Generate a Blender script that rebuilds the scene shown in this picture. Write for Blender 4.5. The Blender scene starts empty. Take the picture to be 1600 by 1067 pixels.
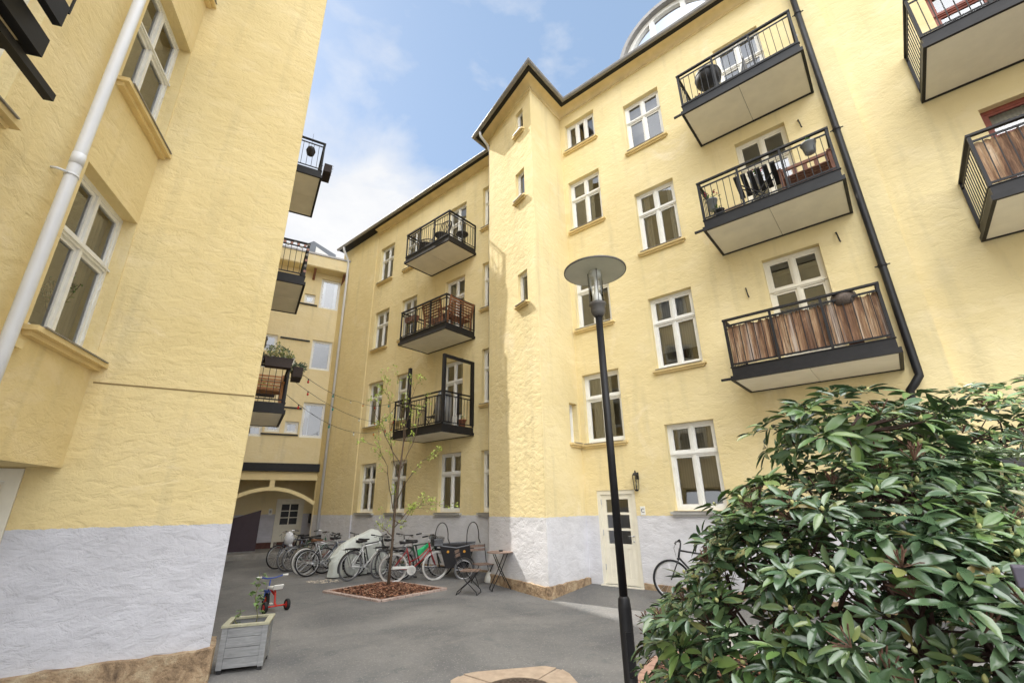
import bpy, math, random
import numpy as np
from math import sin, cos, pi, radians as R, sqrt, atan2
random.seed(7); rng = np.random.default_rng(7)
SC = bpy.context.scene; COL = SC.collection

# ---------------------------------------------------------------- camera
PITCH, ROLL, FPX = R(19.889), R(-0.994), 701.36
CF = np.array([0, cos(PITCH), sin(PITCH)]); _U = np.array([0, -sin(PITCH), cos(PITCH)]); _X = np.array([1., 0, 0])
CR = cos(ROLL)*_X + sin(ROLL)*_U; CU = -sin(ROLL)*_X + cos(ROLL)*_U
EYE = np.array([0, 0, 1.7])
cd = bpy.data.cameras.new('camera'); cam = bpy.data.objects.new('camera', cd); COL.objects.link(cam)
cd.sensor_width = 36; cd.lens = 36*FPX/1600; cd.clip_end = 2000; cd.clip_start = .05
from mathutils import Matrix, Vector
cam.matrix_world = Matrix(((CR[0], CU[0], -CF[0], 0), (CR[1], CU[1], -CF[1], 0), (CR[2], CU[2], -CF[2], 1.7), (0, 0, 0, 1)))
SC.camera = cam
def at(u, v, D):
    "point seen at photograph pixel u,v at horizontal distance D metres"
    r = (u-800)/FPX*CR + (533.5-v)/FPX*CU + CF
    return EYE + r*D/math.hypot(r[0], r[1])
def gnd(u, v, z=-.1):
    r = (u-800)/FPX*CR + (533.5-v)/FPX*CU + CF
    return EYE + r*(z-1.7)/r[2]

# ---------------------------------------------------------------- mesh building
class Fr:
    "a local frame: origin and heading (degrees) in the parent's coordinates"
    def __init__(s, ox=0, oy=0, a=0, oz=0): s.o = (ox, oy, oz); s.c, s.s = cos(R(a)), sin(R(a))
    def __call__(s, x, y, z): return (s.o[0]+x*s.c-y*s.s, s.o[1]+x*s.s+y*s.c, s.o[2]+z)
ID = Fr()
class MB:
    def __init__(s): s.v = []; s.f = []; s.m = []
    def add(s, vs, fs, mi=0, T=None):
        n = len(s.v)
        s.v += [T(*p) for p in vs] if T else [tuple(p) for p in vs]
        for f in fs: s.f.append(tuple(i+n for i in f)); s.m.append(mi)
        return s
    def box(s, x0, x1, y0, y1, z0, z1, T=None, mi=0):
        return s.add([(x0,y0,z0),(x1,y0,z0),(x1,y1,z0),(x0,y1,z0),(x0,y0,z1),(x1,y0,z1),(x1,y1,z1),(x0,y1,z1)],
              [(0,3,2,1),(4,5,6,7),(0,1,5,4),(1,2,6,5),(2,3,7,6),(3,0,4,7)], mi, T)
    def quad(s, a, b, c, d, T=None, mi=0): return s.add([a,b,c,d], [(0,1,2,3)], mi, T)
    def obox(s, a, b, w, h, T=None, mi=0, up=(0,0,1)):
        "bar of section w x h from a to b"
        a, b, up = Vector(a), Vector(b), Vector(up); d = (b-a).normalized()
        x = d.cross(up)
        if x.length < 1e-4: x = d.cross(Vector((0,1,0)))
        x.normalize(); u = x.cross(d); x *= w/2; u *= h/2
        return s.add([a-x-u, a+x-u, a+x+u, a-x+u, b-x-u, b+x-u, b+x+u, b-x+u],
              [(0,3,2,1),(4,5,6,7),(0,1,5,4),(1,2,6,5),(2,3,7,6),(3,0,4,7)], mi, T)
    def tube(s, pts, r, n=8, T=None, mi=0, closed=False, cap=True):
        P = [Vector(p) for p in pts]; k = len(P); rr = r if isinstance(r, (list, tuple)) else [r]*k
        vs = []; nx = None
        for i in range(k):
            if closed: d = P[(i+1) % k]-P[i-1]
            else: d = P[min(i+1, k-1)]-P[max(i-1, 0)]
            d.normalize()
            if nx is None:
                nx = d.orthogonal().normalized()
            else:
                nx = nx - d*nx.dot(d)
                nx = nx.normalized() if nx.length > 1e-5 else d.orthogonal().normalized()
            ny = d.cross(nx)
            for j in range(n):
                a = 2*pi*j/n; vs.append(P[i] + (nx*cos(a)+ny*sin(a))*rr[i])
        fs = [(i*n+j, i*n+(j+1) % n, (i+1)*n+(j+1) % n, (i+1)*n+j) for i in range(k-1) for j in range(n)]
        if closed: fs += [((k-1)*n+j, (k-1)*n+(j+1) % n, (j+1) % n, j) for j in range(n)]
        elif cap: fs += [tuple(range(n-1, -1, -1)), tuple((k-1)*n+j for j in range(n))]
        return s.add(vs, fs, mi, T)
    def lathe(s, prof, c=(0,0,0), n=16, T=None, mi=0, axis='z'):
        vs = []; k = len(prof)
        for r, z in prof:
            for j in range(n):
                a = 2*pi*j/n
                p = (r*cos(a), r*sin(a), z)
                if axis == 'y': p = (p[0], p[2], p[1])
                if axis == 'x': p = (p[2], p[0], p[1])
                vs.append((c[0]+p[0], c[1]+p[1], c[2]+p[2]))
        fs = [(i*n+j, i*n+(j+1) % n, (i+1)*n+(j+1) % n, (i+1)*n+j) for i in range(k-1) for j in range(n)]
        if prof[0][0] > 1e-6: fs.append(tuple(range(n-1, -1, -1)))
        if prof[-1][0] > 1e-6: fs.append(tuple((k-1)*n+j for j in range(n)))
        return s.add(vs, fs, mi, T)
    def prism(s, poly, y0, y1, T=None, mi=0):
        "poly in x,z extruded along y"
        n = len(poly)
        vs = [(x, y0, z) for x, z in poly]+[(x, y1, z) for x, z in poly]
        fs = [tuple(range(n)), tuple(range(2*n-1, n-1, -1))]+[(i, n+i, n+(i+1) % n, (i+1) % n) for i in range(n)]
        return s.add(vs, fs, mi, T)
    def slab(s, poly, z0, z1, T=None, mi=0):
        n = len(poly)
        vs = [(x, y, z0) for x, y in poly]+[(x, y, z1) for x, y in poly]
        fs = [tuple(range(n-1, -1, -1)), tuple(range(n, 2*n))]+[(i, (i+1) % n, n+(i+1) % n, n+i) for i in range(n)]
        return s.add(vs, fs, mi, T)
    def sweep(s, path, prof, mi=0, T=None):
        "profile (out, z) along a 2-D path; out is to the right of the direction of travel"
        P = [Vector((p[0], p[1])) for p in path]; k = len(P); vs = []
        for i in range(k):
            ns = []
            if i > 0: d = (P[i]-P[i-1]).normalized(); ns.append(Vector((d.y, -d.x)))
            if i < k-1: d = (P[i+1]-P[i]).normalized(); ns.append(Vector((d.y, -d.x)))
            m = sum(ns, Vector((0, 0))).normalized(); m = m/max(.3, m.dot(ns[0]))
            for o, z in prof: q = P[i]+m*o; vs.append((q.x, q.y, z))
        n = len(prof)
        fs = [(i*n+j, (i+1)*n+j, (i+1)*n+j+1, i*n+j+1) for i in range(k-1) for j in range(n-1)]
        return s.add(vs, fs, mi, T)
    def build(s, name, mats, parent=None, smooth=False, loc=None, rz=0, bevel=0):
        me = bpy.data.meshes.new(name); me.from_pydata([tuple(p) for p in s.v], [], s.f)
        for m in (mats if isinstance(mats, (list, tuple)) else [mats]): me.materials.append(m)
        me.polygons.foreach_set('material_index', s.m)
        if smooth: me.polygons.foreach_set('use_smooth', [True]*len(s.f))
        me.update()
        o = bpy.data.objects.new(name, me); COL.objects.link(o)
        if parent: o.parent = parent
        if loc is not None: o.location = loc
        o.rotation_euler = (0, 0, rz)
        if bevel:
            b = o.modifiers.new('bevel', 'BEVEL'); b.width = bevel; b.segments = 2; b.limit_method = 'ANGLE'
        return o
def tag(o, label, cat=None, group=None, kind=None):
    if label: o['label'] = label
    if cat: o['category'] = cat
    if group: o['group'] = group
    if kind: o['kind'] = kind
    return o
def thing(name, label, cat, loc=(0,0,0), rz=0, group=None):
    o = bpy.data.objects.new(name, None); COL.objects.link(o); o.empty_display_size = .1
    o.location = loc; o.rotation_euler = (0, 0, rz)
    return tag(o, label, cat, group)

# ---------------------------------------------------------------- materials
def lin(*c): return tuple(((x/255)/12.92 if x/255 <= .04045 else ((x/255+.055)/1.055)**2.4) for x in c)
class NT:
    def __init__(s, name):
        s.mat = bpy.data.materials.new(name); s.mat.use_nodes = True; s.t = s.mat.node_tree
        s.b = s.t.nodes['Principled BSDF']; s.out = s.t.nodes['Material Output']
    def n(s, typ, props=None, **ins):
        nd = s.t.nodes.new('ShaderNode'+typ)
        for k, v in (props or {}).items(): setattr(nd, k, v)
        for k, v in ins.items():
            key = int(k[1:]) if k[0] == 'i' and k[1:].isdigit() else k.replace('_', ' ')
            s.set(nd.inputs[key], v)
        return nd
    def set(s, sock, v):
        if isinstance(v, bpy.types.NodeSocket): s.t.links.new(v, sock)
        elif isinstance(v, bpy.types.Node): s.t.links.new(v.outputs[0], sock)
        else: sock.default_value = (tuple(v)+(1,))[:4] if isinstance(v, (tuple, list)) and sock.type == 'RGBA' else v
    def math(s, op, a, b=0., c=None):
        nd = s.t.nodes.new('ShaderNodeMath'); nd.operation = op
        s.set(nd.inputs[0], a); s.set(nd.inputs[1], b)
        if c is not None: s.set(nd.inputs[2], c)
        return nd.outputs[0]
    def mix(s, f, a, b):
        nd = s.t.nodes.new('ShaderNodeMix'); nd.data_type = 'RGBA'
        s.set(nd.inputs[0], f); s.set(nd.inputs[6], a); s.set(nd.inputs[7], b)
        return nd.outputs[2]
    def ramp(s, f, stops):
        nd = s.t.nodes.new('ShaderNodeValToRGB'); e = nd.color_ramp.elements
        while len(e) < len(stops): e.new(.5)
        for el, (p, c) in zip(e, stops):
            el.position = p; el.color = (c, c, c, 1) if not isinstance(c, (tuple, list)) else tuple(c)+(1,)
        s.set(nd.inputs[0], f); return nd.outputs[0]
    def coord(s, scale=(1,1,1), kind='Object'):
        tc = s.t.nodes.new('ShaderNodeTexCoord'); mp = s.t.nodes.new('ShaderNodeMapping')
        mp.inputs['Scale'].default_value = scale; s.t.links.new(tc.outputs[kind], mp.inputs[0]); return mp.outputs[0]
    def noise(s, vec, scale, detail=4, rough=.55, dist=0.):
        return s.n('TexNoise', None, Vector=vec, Scale=scale, Detail=detail, Roughness=rough, Distortion=dist).outputs[0]
    def bump(s, h, strength=.5, dist=.02, prev=None):
        nd = s.n('Bump', None, Height=h, Strength=strength, Distance=dist)
        if prev is not None: s.set(nd.inputs['Normal'], prev)
        return nd.outputs[0]
    def fin(s, col=None, rough=None, nor=None, **kw):
        if col is not None: s.set(s.b.inputs['Base Color'], col)
        if rough is not None: s.set(s.b.inputs['Roughness'], rough)
        if nor is not None: s.set(s.b.inputs['Normal'], nor)
        for k, v in kw.items(): s.set(s.b.inputs[k.replace('_', ' ')], v)
        return s.mat
def plaster(name, yel, band_z, grey, coarse=1., bstr=.54):
    t = NT(name); c = t.coord()
    cs = t.coord((1., 1., 1.75))
    big = t.noise(c, .35, 3); med = t.noise(cs, 1.6, 5, .6); fine = t.noise(c, 34, 3, .6)
    lump = t.ramp(t.noise(cs, 5.2*coarse, 5, .6, .55), [(.33, 0.), (.48, .55), (.55, .62), (.70, 1.)]); dab = t.noise(t.coord((1., 1., 1.35)), 2.0*coarse, 3, .5, .8)
    cre = t.math('ABSOLUTE', t.math('SUBTRACT', t.noise(t.coord((1.2, 1.2, 2.5)), 2.9*coarse, 4, .6, .9), .5))
    cre = t.math('MULTIPLY', t.ramp(cre, [(0., 1.), (.03, 0.)]), t.ramp(t.noise(c, 1.3*coarse, 3), [(.48, 0.), (.66, 1.)]))
    h = t.math('ADD', t.math('MULTIPLY', lump, .42), t.math('MULTIPLY', dab, .85)); h = t.math('ADD', h, t.math('MULTIPLY', fine, .17)); h = t.math('SUBTRACT', h, t.math('MULTIPLY', cre, .13))
    nor = t.bump(h, bstr, .03)
    dark = tuple(x*f for x, f in zip(yel, (.86, .83, .75))); pale = tuple(min(1, x*f) for x, f in zip(yel, (1.04, 1.06, 1.22)))
    col = t.mix(t.ramp(big, [(.3, 0.), (.72, 1.)]), dark, yel)
    col = t.mix(t.math('MULTIPLY', t.ramp(med, [(.5, 0.), (.78, 1.)]), .5), col, pale)
    col = t.mix(t.math('MULTIPLY', t.ramp(t.noise(t.coord((2.2, 2.2, .25)), 1.7, 4), [(.54, 0.), (.74, 1.)]), .5), col, tuple(x*.72 for x in yel))
    col = t.mix(t.math('MULTIPLY', t.ramp(t.noise(c, .9, 6, .7, 1.), [(.60, 0.), (.72, 1.)]), .4), col, tuple(min(1, x*f) for x, f in zip(yel, (1.06, 1.1, 1.45))))
    col = t.mix(t.math('MULTIPLY', t.ramp(t.noise(c, 11, 5, .75), [(.66, 0.), (.76, 1.)]), .3), col, tuple(x*.66 for x in yel))
    g2 = tuple(x*.86 for x in grey); gc = t.mix(t.ramp(t.noise(cs, 2.3, 6, .65), [(.36, 0.), (.62, 1.)]), g2, grey)
    gc = t.mix(t.ramp(t.noise(c, 7, 4, .7), [(.68, 0.), (.78, .5)]), gc, tuple(x*.62 for x in grey))
    z = t.n('SeparateXYZ', None, Vector=c).outputs[2]
    zz = t.math('ADD', z, t.math('MULTIPLY', t.math('SUBTRACT', t.noise(c, 7, 5, .7), .5), .06))
    gc = t.mix(t.math('MULTIPLY', t.ramp(t.math('ADD', z, t.math('MULTIPLY', t.noise(c, 3, 4), .5)), [(.2, 1.), (.75, 0.)]), .3), gc, (.40, .38, .36))
    col = t.mix(t.math('GREATER_THAN', zz, band_z), gc, col) if band_z is not None else col
    return t.fin(col, .92, nor, Specular_IOR_Level=.25)
YEL = (.83, .71, .415); GREY = (.69, .69, .725)
M_wall = plaster('yellow_plaster', YEL, 1.42, GREY)
M_wallL = plaster('yellow_plaster_old', (.82, .68, .37), 1.535, (.62, .62, .665), 1., .8)
M_wallA = plaster('yellow_plaster_bay', (.83, .69, .38), None, GREY, .9, .6)
M_wallG = plaster('yellow_plaster_wing', (.84, .73, .47), 1.45, (.62, .61, .66), 1.2, .35)
def flat(name, col, rough=.6, var=.12, scale=6., bump=0., spec=.4, metal=0., stretch=(1,1,1)):
    t = NT(name); n = t.noise(t.coord(stretch), scale, 5, .6)
    c = t.mix(t.ramp(n, [(.3, 0.), (.7, 1.)]), tuple(x*(1-var) for x in col), tuple(min(1, x*(1+var*.5)) for x in col))
    nor = t.bump(t.noise(t.coord(stretch), scale*8, 3), bump, .006) if bump else None
    return t.fin(c, rough, nor, Specular_IOR_Level=spec, Metallic=metal)
M_sill = flat('ochre_cornice_paint', (.77, .61, .31), .75, .12, 3, .25)
M_sillg = flat('grey_sill', (.50, .49, .47), .8, .15, 5, .3)
M_white = flat('white_window_paint', (.80, .80, .77), .45, .06, 8, .05)
M_cream = flat('cream_door_paint', (.78, .74, .62), .5, .08, 5, .08)
M_red = flat('red_brown_window_paint', (.23, .055, .03), .4, .25, 9, .1)
M_iron = flat('dark_steel', (.014, .0135, .015), .5, .3, 8, .05, .3)
M_ironw = flat('worn_dark_steel', (.017, .018, .021), .5, .3, 6, .05, .32)
M_soff = flat('cream_soffit_board', (.84, .80, .68), .7, .07, 3, .08)
M_zinc = flat('zinc_sheet', (.30, .29, .28), .45, .2, 5, .05, .5, .4)
M_eave = flat('black_eave_board', (.012, .012, .012), .7, .2, 5)
M_roof = flat('dark_slate_roof', (.06, .06, .065), .7, .25, 4, .3)
M_pipe = flat('white_downpipe_paint', (.66, .67, .69), .4, .05, 4)
M_room = flat('dim_room_plaster', (.42, .37, .31), .9, .25, 1.2)
M_deck = flat('grey_deck', (.25, .24, .22), .8, .2, 6)
def glass(name, ior, tint=(.86, .88, .88)):
    t = NT(name); t.t.nodes.remove(t.b)
    lw = t.n('Fresnel', None, IOR=ior)
    tr = t.n('BsdfTransparent', None, Color=tint); gl = t.n('BsdfGlossy', None, Color=(.95, .97, 1), Roughness=.015)
    t.set(gl.inputs['Normal'], t.bump(t.noise(t.coord(), 1.6, 2), .06, .03))
    mx = t.n('MixShader', None, i0=lw, i1=tr, i2=gl); t.set(t.out.inputs[0], mx); return t.mat
M_glass = glass('window_glass', 2.45); M_lampglass = glass('lamp_glass', 1.4, (.93, .94, .93))
def curtain_mat(name, col):
    t = NT(name); w = t.n('TexWave', dict(wave_type='BANDS', bands_direction='X'), Vector=t.coord(), Scale=6., Distortion=1.5, Detail=2.)
    return t.fin(t.mix(w.outputs[1], tuple(x*.86 for x in col), col), .9)
M_curt = curtain_mat('pale_curtain', (.86, .86, .84)); M_curt2 = curtain_mat('beige_blind', (.72, .67, .57)); M_curtb = curtain_mat('blue_curtain', (.10, .14, .30))
def granite():
    t = NT('rough_granite'); c = t.coord()
    col = t.ramp(t.noise(c, 5, 6, .7, .6), [(.3, (.10, .065, .04)), (.5, (.36, .25, .15)), (.68, (.52, .42, .28))])
    sp = t.n('TexVoronoi', None, Vector=c, Scale=60.).outputs[0]
    col = t.mix(t.ramp(sp, [(.1, .5), (.35, 0.)]), col, (.08, .06, .05))
    h = t.math('ADD', t.noise(c, 4, 6, .65), t.math('MULTIPLY', t.noise(c, 22, 4), .3))
    return t.fin(col, .85, t.bump(h, 1., .06))
M_gran = granite()
def asphalt():
    t = NT('asphalt'); c = t.coord()
    big = t.noise(c, .45, 5, .6, .5); mid = t.noise(c, 2.2, 5, .65)
    col = t.ramp(big, [(.32, (.095, .095, .098)), (.52, (.155, .152, .148)), (.70, (.215, .208, .198))])
    col = t.mix(t.ramp(mid, [(.56, 0.), (.74, .6)]), col, (.08, .091, .096))
    col = t.mix(t.math('MULTIPLY', t.ramp(t.noise(c, .8, 6, .7, 2.), [(.56, 0.), (.66, 1.)]), .35), col, (.22, .208, .19))
    crk = t.math('ABSOLUTE', t.math('SUBTRACT', t.noise(c, .5, 6, .6, .8), .5)); col = t.mix(t.math('MULTIPLY', t.ramp(crk, [(.0, 1.), (.004, 0.)]), .22), col, (.07, .07, .07))
    sp = t.n('TexVoronoi', None, Vector=c, Scale=48.); agg = t.ramp(sp.outputs[0], [(.0, 1.), (.5, 0.)])
    sepc = t.n('SeparateColor', None, Color=sp.outputs[1]).outputs[0]
    col = t.mix(t.math('MULTIPLY', t.math('MULTIPLY', agg, t.ramp(sepc, [(.6, 0.), (1., 1.)])), .75), col, (.42, .40, .37))
    col = t.mix(t.math('MULTIPLY', t.math('MULTIPLY', agg, t.ramp(sepc, [(0., 1.), (.35, 0.)])), .6), col, (.04, .04, .042))
    lit = t.n('TexVoronoi', None, Vector=c, Scale=2.6); pet = t.ramp(lit.outputs[0], [(.012, .8), (.02, 0.)])
    col = t.mix(pet, col, (.6, .57, .5))
    h = t.math('ADD', t.math('MULTIPLY', t.noise(c, 120, 3), .5), t.math('MULTIPLY', big, 2.))
    return t.fin(col, .88, t.bump(h, .45, .01), Specular_IOR_Level=.3)
M_asph = asphalt()
M_pave = flat('pale_concrete', (.30, .285, .26), .85, .25, 4, .4)
def wood(name, a, b, sx=(1,1,1), rough=.6, scale=5.):
    t = NT(name); w = t.noise(t.coord(sx), scale, 6, .65, .8)
    return t.fin(t.mix(t.ramp(w, [(.3, 0.), (.7, 1.)]), a, b), rough, t.bump(w, .3, .004))
M_teak = wood('teak_slats', (.16, .065, .03), (.30, .13, .06), (1, 1, 6)); M_brownw = wood('brown_stained_wood', (.13, .05, .03), (.24, .10, .055), (6, 1, 1))
M_palew = wood('pale_pine', (.50, .36, .20), (.64, .48, .28), (6, 1, 1)); M_orangew = wood('orange_pine', (.36, .15, .05), (.52, .25, .09), (1, 1, 8))
M_grayw = wood('weathered_grey_boards', (.20, .205, .21), (.33, .335, .34), (1, 1, 7), .75); M_oldw = wood('mossy_wood_trim', (.30, .29, .19), (.45, .43, .32), (4, 4, 1), .8)
M_soil = flat('dark_soil', (.06, .04, .028), .95, .5, 20, .8)
M_rub = flat('black_rubber', (.018, .018, .02), .75, .3, 10)
M_blk = flat('black_plastic', (.02, .02, .022), .5, .3, 10)
M_chrome = flat('brushed_metal', (.55, .55, .56), .3, .15, 10, 0, .5, .9)
# ---------------------------------------------------------------- architectural parts
def wall_mb(mb, T, x0, x1, z0, z1, ops, rev=.16, mi=0):
    "wall face in the plane y=0 of frame T with rectangular openings (x0,x1,z0,z1) and their reveals"
    xs = sorted({x0, x1, *[v for o in ops for v in o[:2] if x0 < v < x1]})
    zs = sorted({z0, z1, *[v for o in ops for v in o[2:4] if z0 < v < z1]})
    idx = {}
    vs = []
    def vid(x, z):
        if (x, z) not in idx: idx[(x, z)] = len(vs); vs.append((x, 0, z))
        return idx[(x, z)]
    fs = []
    for i in range(len(xs)-1):
        for j in range(len(zs)-1):
            cx, cz = (xs[i]+xs[i+1])/2, (zs[j]+zs[j+1])/2
            if any(o[0] < cx < o[1] and o[2] < cz < o[3] for o in ops): continue
            fs.append((vid(xs[i], zs[j]), vid(xs[i+1], zs[j]), vid(xs[i+1], zs[j+1]), vid(xs[i], zs[j+1])))
    mb.add(vs, fs, mi, T)
    for o in ops:
        a, b, c, d = o[:4]; r = o[4] if len(o) > 4 else rev
        mb.quad((a,0,c),(a,0,d),(a,r,d),(a,r,c), T, mi); mb.quad((b,0,d),(b,0,c),(b,r,c),(b,r,d), T, mi)
        mb.quad((a,0,d),(b,0,d),(b,r,d),(a,r,d), T, mi); mb.quad((b,0,c),(a,0,c),(a,r,c),(b,r,c), T, mi)
def room(parent, T, x0, x1, z0, z1, y0, dep=1.3, ex=.35):
    b = MB(); a, c, d, e = x0-ex, x1+ex, z0-ex*.6, z1+ex*.6; y1 = y0+dep
    b.quad((a,y1,d),(c,y1,d),(c,y1,e),(a,y1,e), T); b.quad((a,y0,d),(a,y1,d),(a,y1,e),(a,y0,e), T)
    b.quad((c,y1,d),(c,y0,d),(c,y0,e),(c,y1,e), T); b.quad((a,y0,e),(c,y0,e),(c,y1,e),(a,y1,e), T)
    b.quad((a,y1,d),(c,y1,d),(c,y0,d),(a,y0,d), T)
    # the back of the facade around the opening
    b.quad((a,y0,d),(x0,y0,d),(x0,y0,e),(a,y0,e), T); b.quad((x1,y0,d),(c,y0,d),(c,y0,e),(x1,y0,e), T)
    b.quad((x0,y0,z1),(x1,y0,z1),(x1,y0,e),(x0,y0,e), T); b.quad((x0,y0,d),(x1,y0,d),(x1,y0,z0),(x0,y0,z0), T)
    return b.build('window_interior', M_room, parent)
def drape(parent, T, x0, x1, z0, z1, y, mat, folds=7, name='curtain'):
    b = MB(); n = folds*6; vs = []
    for i in range(n+1):
        x = x0+(x1-x0)*i/n; yy = y+.025*sin(2*pi*folds*i/n)+.012*sin(3.1*i)
        vs += [(x, yy, z0), (x, yy, z1)]
    b.add(vs, [(2*i, 2*i+2, 2*i+3, 2*i+1) for i in range(n)], 0, T)
    return b.build(name, mat, parent, True)
SILLS = {'y': M_sill, 'g': M_sillg}
def window(parent, T, x0, x1, z0, z1, rec=.13, cols=2, transom=.64, sill='y', fm=None, cur=None, label=None, door=False, iv=.07, sw=.1, rd=1.3, rex=.35):
    fm = fm or M_white; f = MB(); y0, y1 = rec, rec+.07
    f.box(x0, x0+iv, y0, y1, z0, z1, T); f.box(x1-iv, x1, y0, y1, z0, z1, T)
    f.box(x0+iv, x1-iv, y0, y1, z1-iv, z1, T); f.box(x0+iv, x1-iv, y0-.012, y1, z0, z0+iv*1.1, T)
    zt = z0+(z1-z0)*transom if transom else None
    if zt: f.box(x0+iv, x1-iv, y0-.016, y1-.003, zt-.04, zt+.04, T); f.box(x0+.02, x1-.02, y0-.035, y0-.016, zt-.012, zt+.012, T)
    rows = [(z0+iv*1.1, zt-.04), (zt+.04, z1-iv)] if zt else [(z0+iv*1.1, z1-iv)]
    w = (x1-x0-2*iv)/cols; p = MB()
    for r0, r1 in rows:
        for c in range(cols):
            a, b = x0+iv+c*w, x0+iv+(c+1)*w
            if c: f.box(a-.028, a+.028, y0-.014, y1-.002, r0, r1, T)
            a += .028 if c else 0; b -= .028 if c < cols-1 else 0
            s = .042; yy0, yy1 = y0+.012, y1-.008
            pz = r0
            if door and r0 == rows[0][0]:
                pz = r0+(r1-r0)*.30; f.box(a+s, b-s, yy0+.008, yy1, r0+.1, pz-.02, T)
                f.box(a+s, b-s, yy0, yy1, r0, r0+.1, T); f.box(a+s, b-s, yy0, yy1, pz-.02, pz, T)
            f.box(a, a+s, yy0, yy1, r0, r1, T); f.box(b-s, b, yy0, yy1, r0, r1, T)
            f.box(a+s, b-s, yy0, yy1, r1-s, r1, T)
            if not door or r0 != rows[0][0]: f.box(a+s, b-s, yy0, yy1, r0, r0+s, T)
            p.quad((a+s-.003, y0+.035, pz), (b-s+.003, y0+.035, pz), (b-s+.003, y0+.035, r1-s), (a+s-.003, y0+.035, r1-s), T)
    if not door:      # hinges
        for xx in (x0+iv-.02, x1-iv+.006):
            for zz in (z0+.22, (zt or z1)-.28): f.box(xx, xx+.014, y0-.012, y0, zz, zz+.08, T)
    o = f.build('balcony_door' if door else 'window', fm, parent)
    if label: o['label'] = label
    pn = p.build('pane', M_glass, o)
    room(o, T, x0, x1, z0, z1, y1+.005, rd, rex)
    if sill:
        s = MB(); e = .075
        s.prism([(x0-e, z0-.02), (x1+e, z0-.02), (x1+e, z0-.07), (x0-e, z0-.07)], -sw, rec-.001, T)
        s.prism([(x0-e+.03, z0-.07), (x1+e-.03, z0-.07), (x1+e-.045, z0-.115), (x0-e+.045, z0-.115)], -sw*.55, -.002, T)
        s.box(x0+.004, x1-.004, -sw-.02, rec-.002, z0-.021, z0-.008, T, 1)
        s.build('sill', [SILLS[sill], M_zinc], o)
    if cur:
        k, m = cur; yc = y1+.10
        if k == 'sides': drape(o, T, x0+.02, x0+(x1-x0)*.27, z0, z1, yc, m, 4); drape(o, T, x1-(x1-x0)*.27, x1-.02, z0, z1, yc, m, 4)
        elif k == 'full': drape(o, T, x0, x1, z0, z1, yc, m, 9)
        elif k == 'half': drape(o, T, x0, x1, z0, z0+(z1-z0)*.55, yc, m, 9)
        elif k == 'right': drape(o, T, x1-(x1-x0)*.4, x1-.02, z0, z1, yc, m, 5)
        elif k == 'left': drape(o, T, x0+.02, x0+(x1-x0)*.34, z0, z1, yc, m, 5)
        elif k == 'blind': b = MB(); b.box(x0+.04, x1-.04, yc, yc+.01, z0+(z1-z0)*.25, z1-.05, T); b.build('blind', m, o)
    return o
def reed_mat():
    t = NT('reed_screen'); c = t.coord()
    st = t.noise(t.coord((75, 75, 1.3)), 1., 4, .7); bd = t.noise(t.coord((7, 7, .9)), .9, 5, .75, .6)
    bd2 = t.noise(t.coord((10, 10, .25)), 1.2, 2)
    col = t.ramp(bd, [(.34, (.12, .06, .035)), (.47, (.25, .135, .075)), (.56, (.40, .25, .14)), (.68, (.58, .46, .33))])
    col = t.mix(t.ramp(bd2, [(.60, 0.), (.70, .55)]), col, (.58, .52, .47))
    col = t.mix(t.ramp(st, [(.38, .65), (.55, 0.)]), col, (.05, .025, .015))
    return t.fin(col, .85, t.bump(st, .8, .01))
M_reed = reed_mat()
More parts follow.
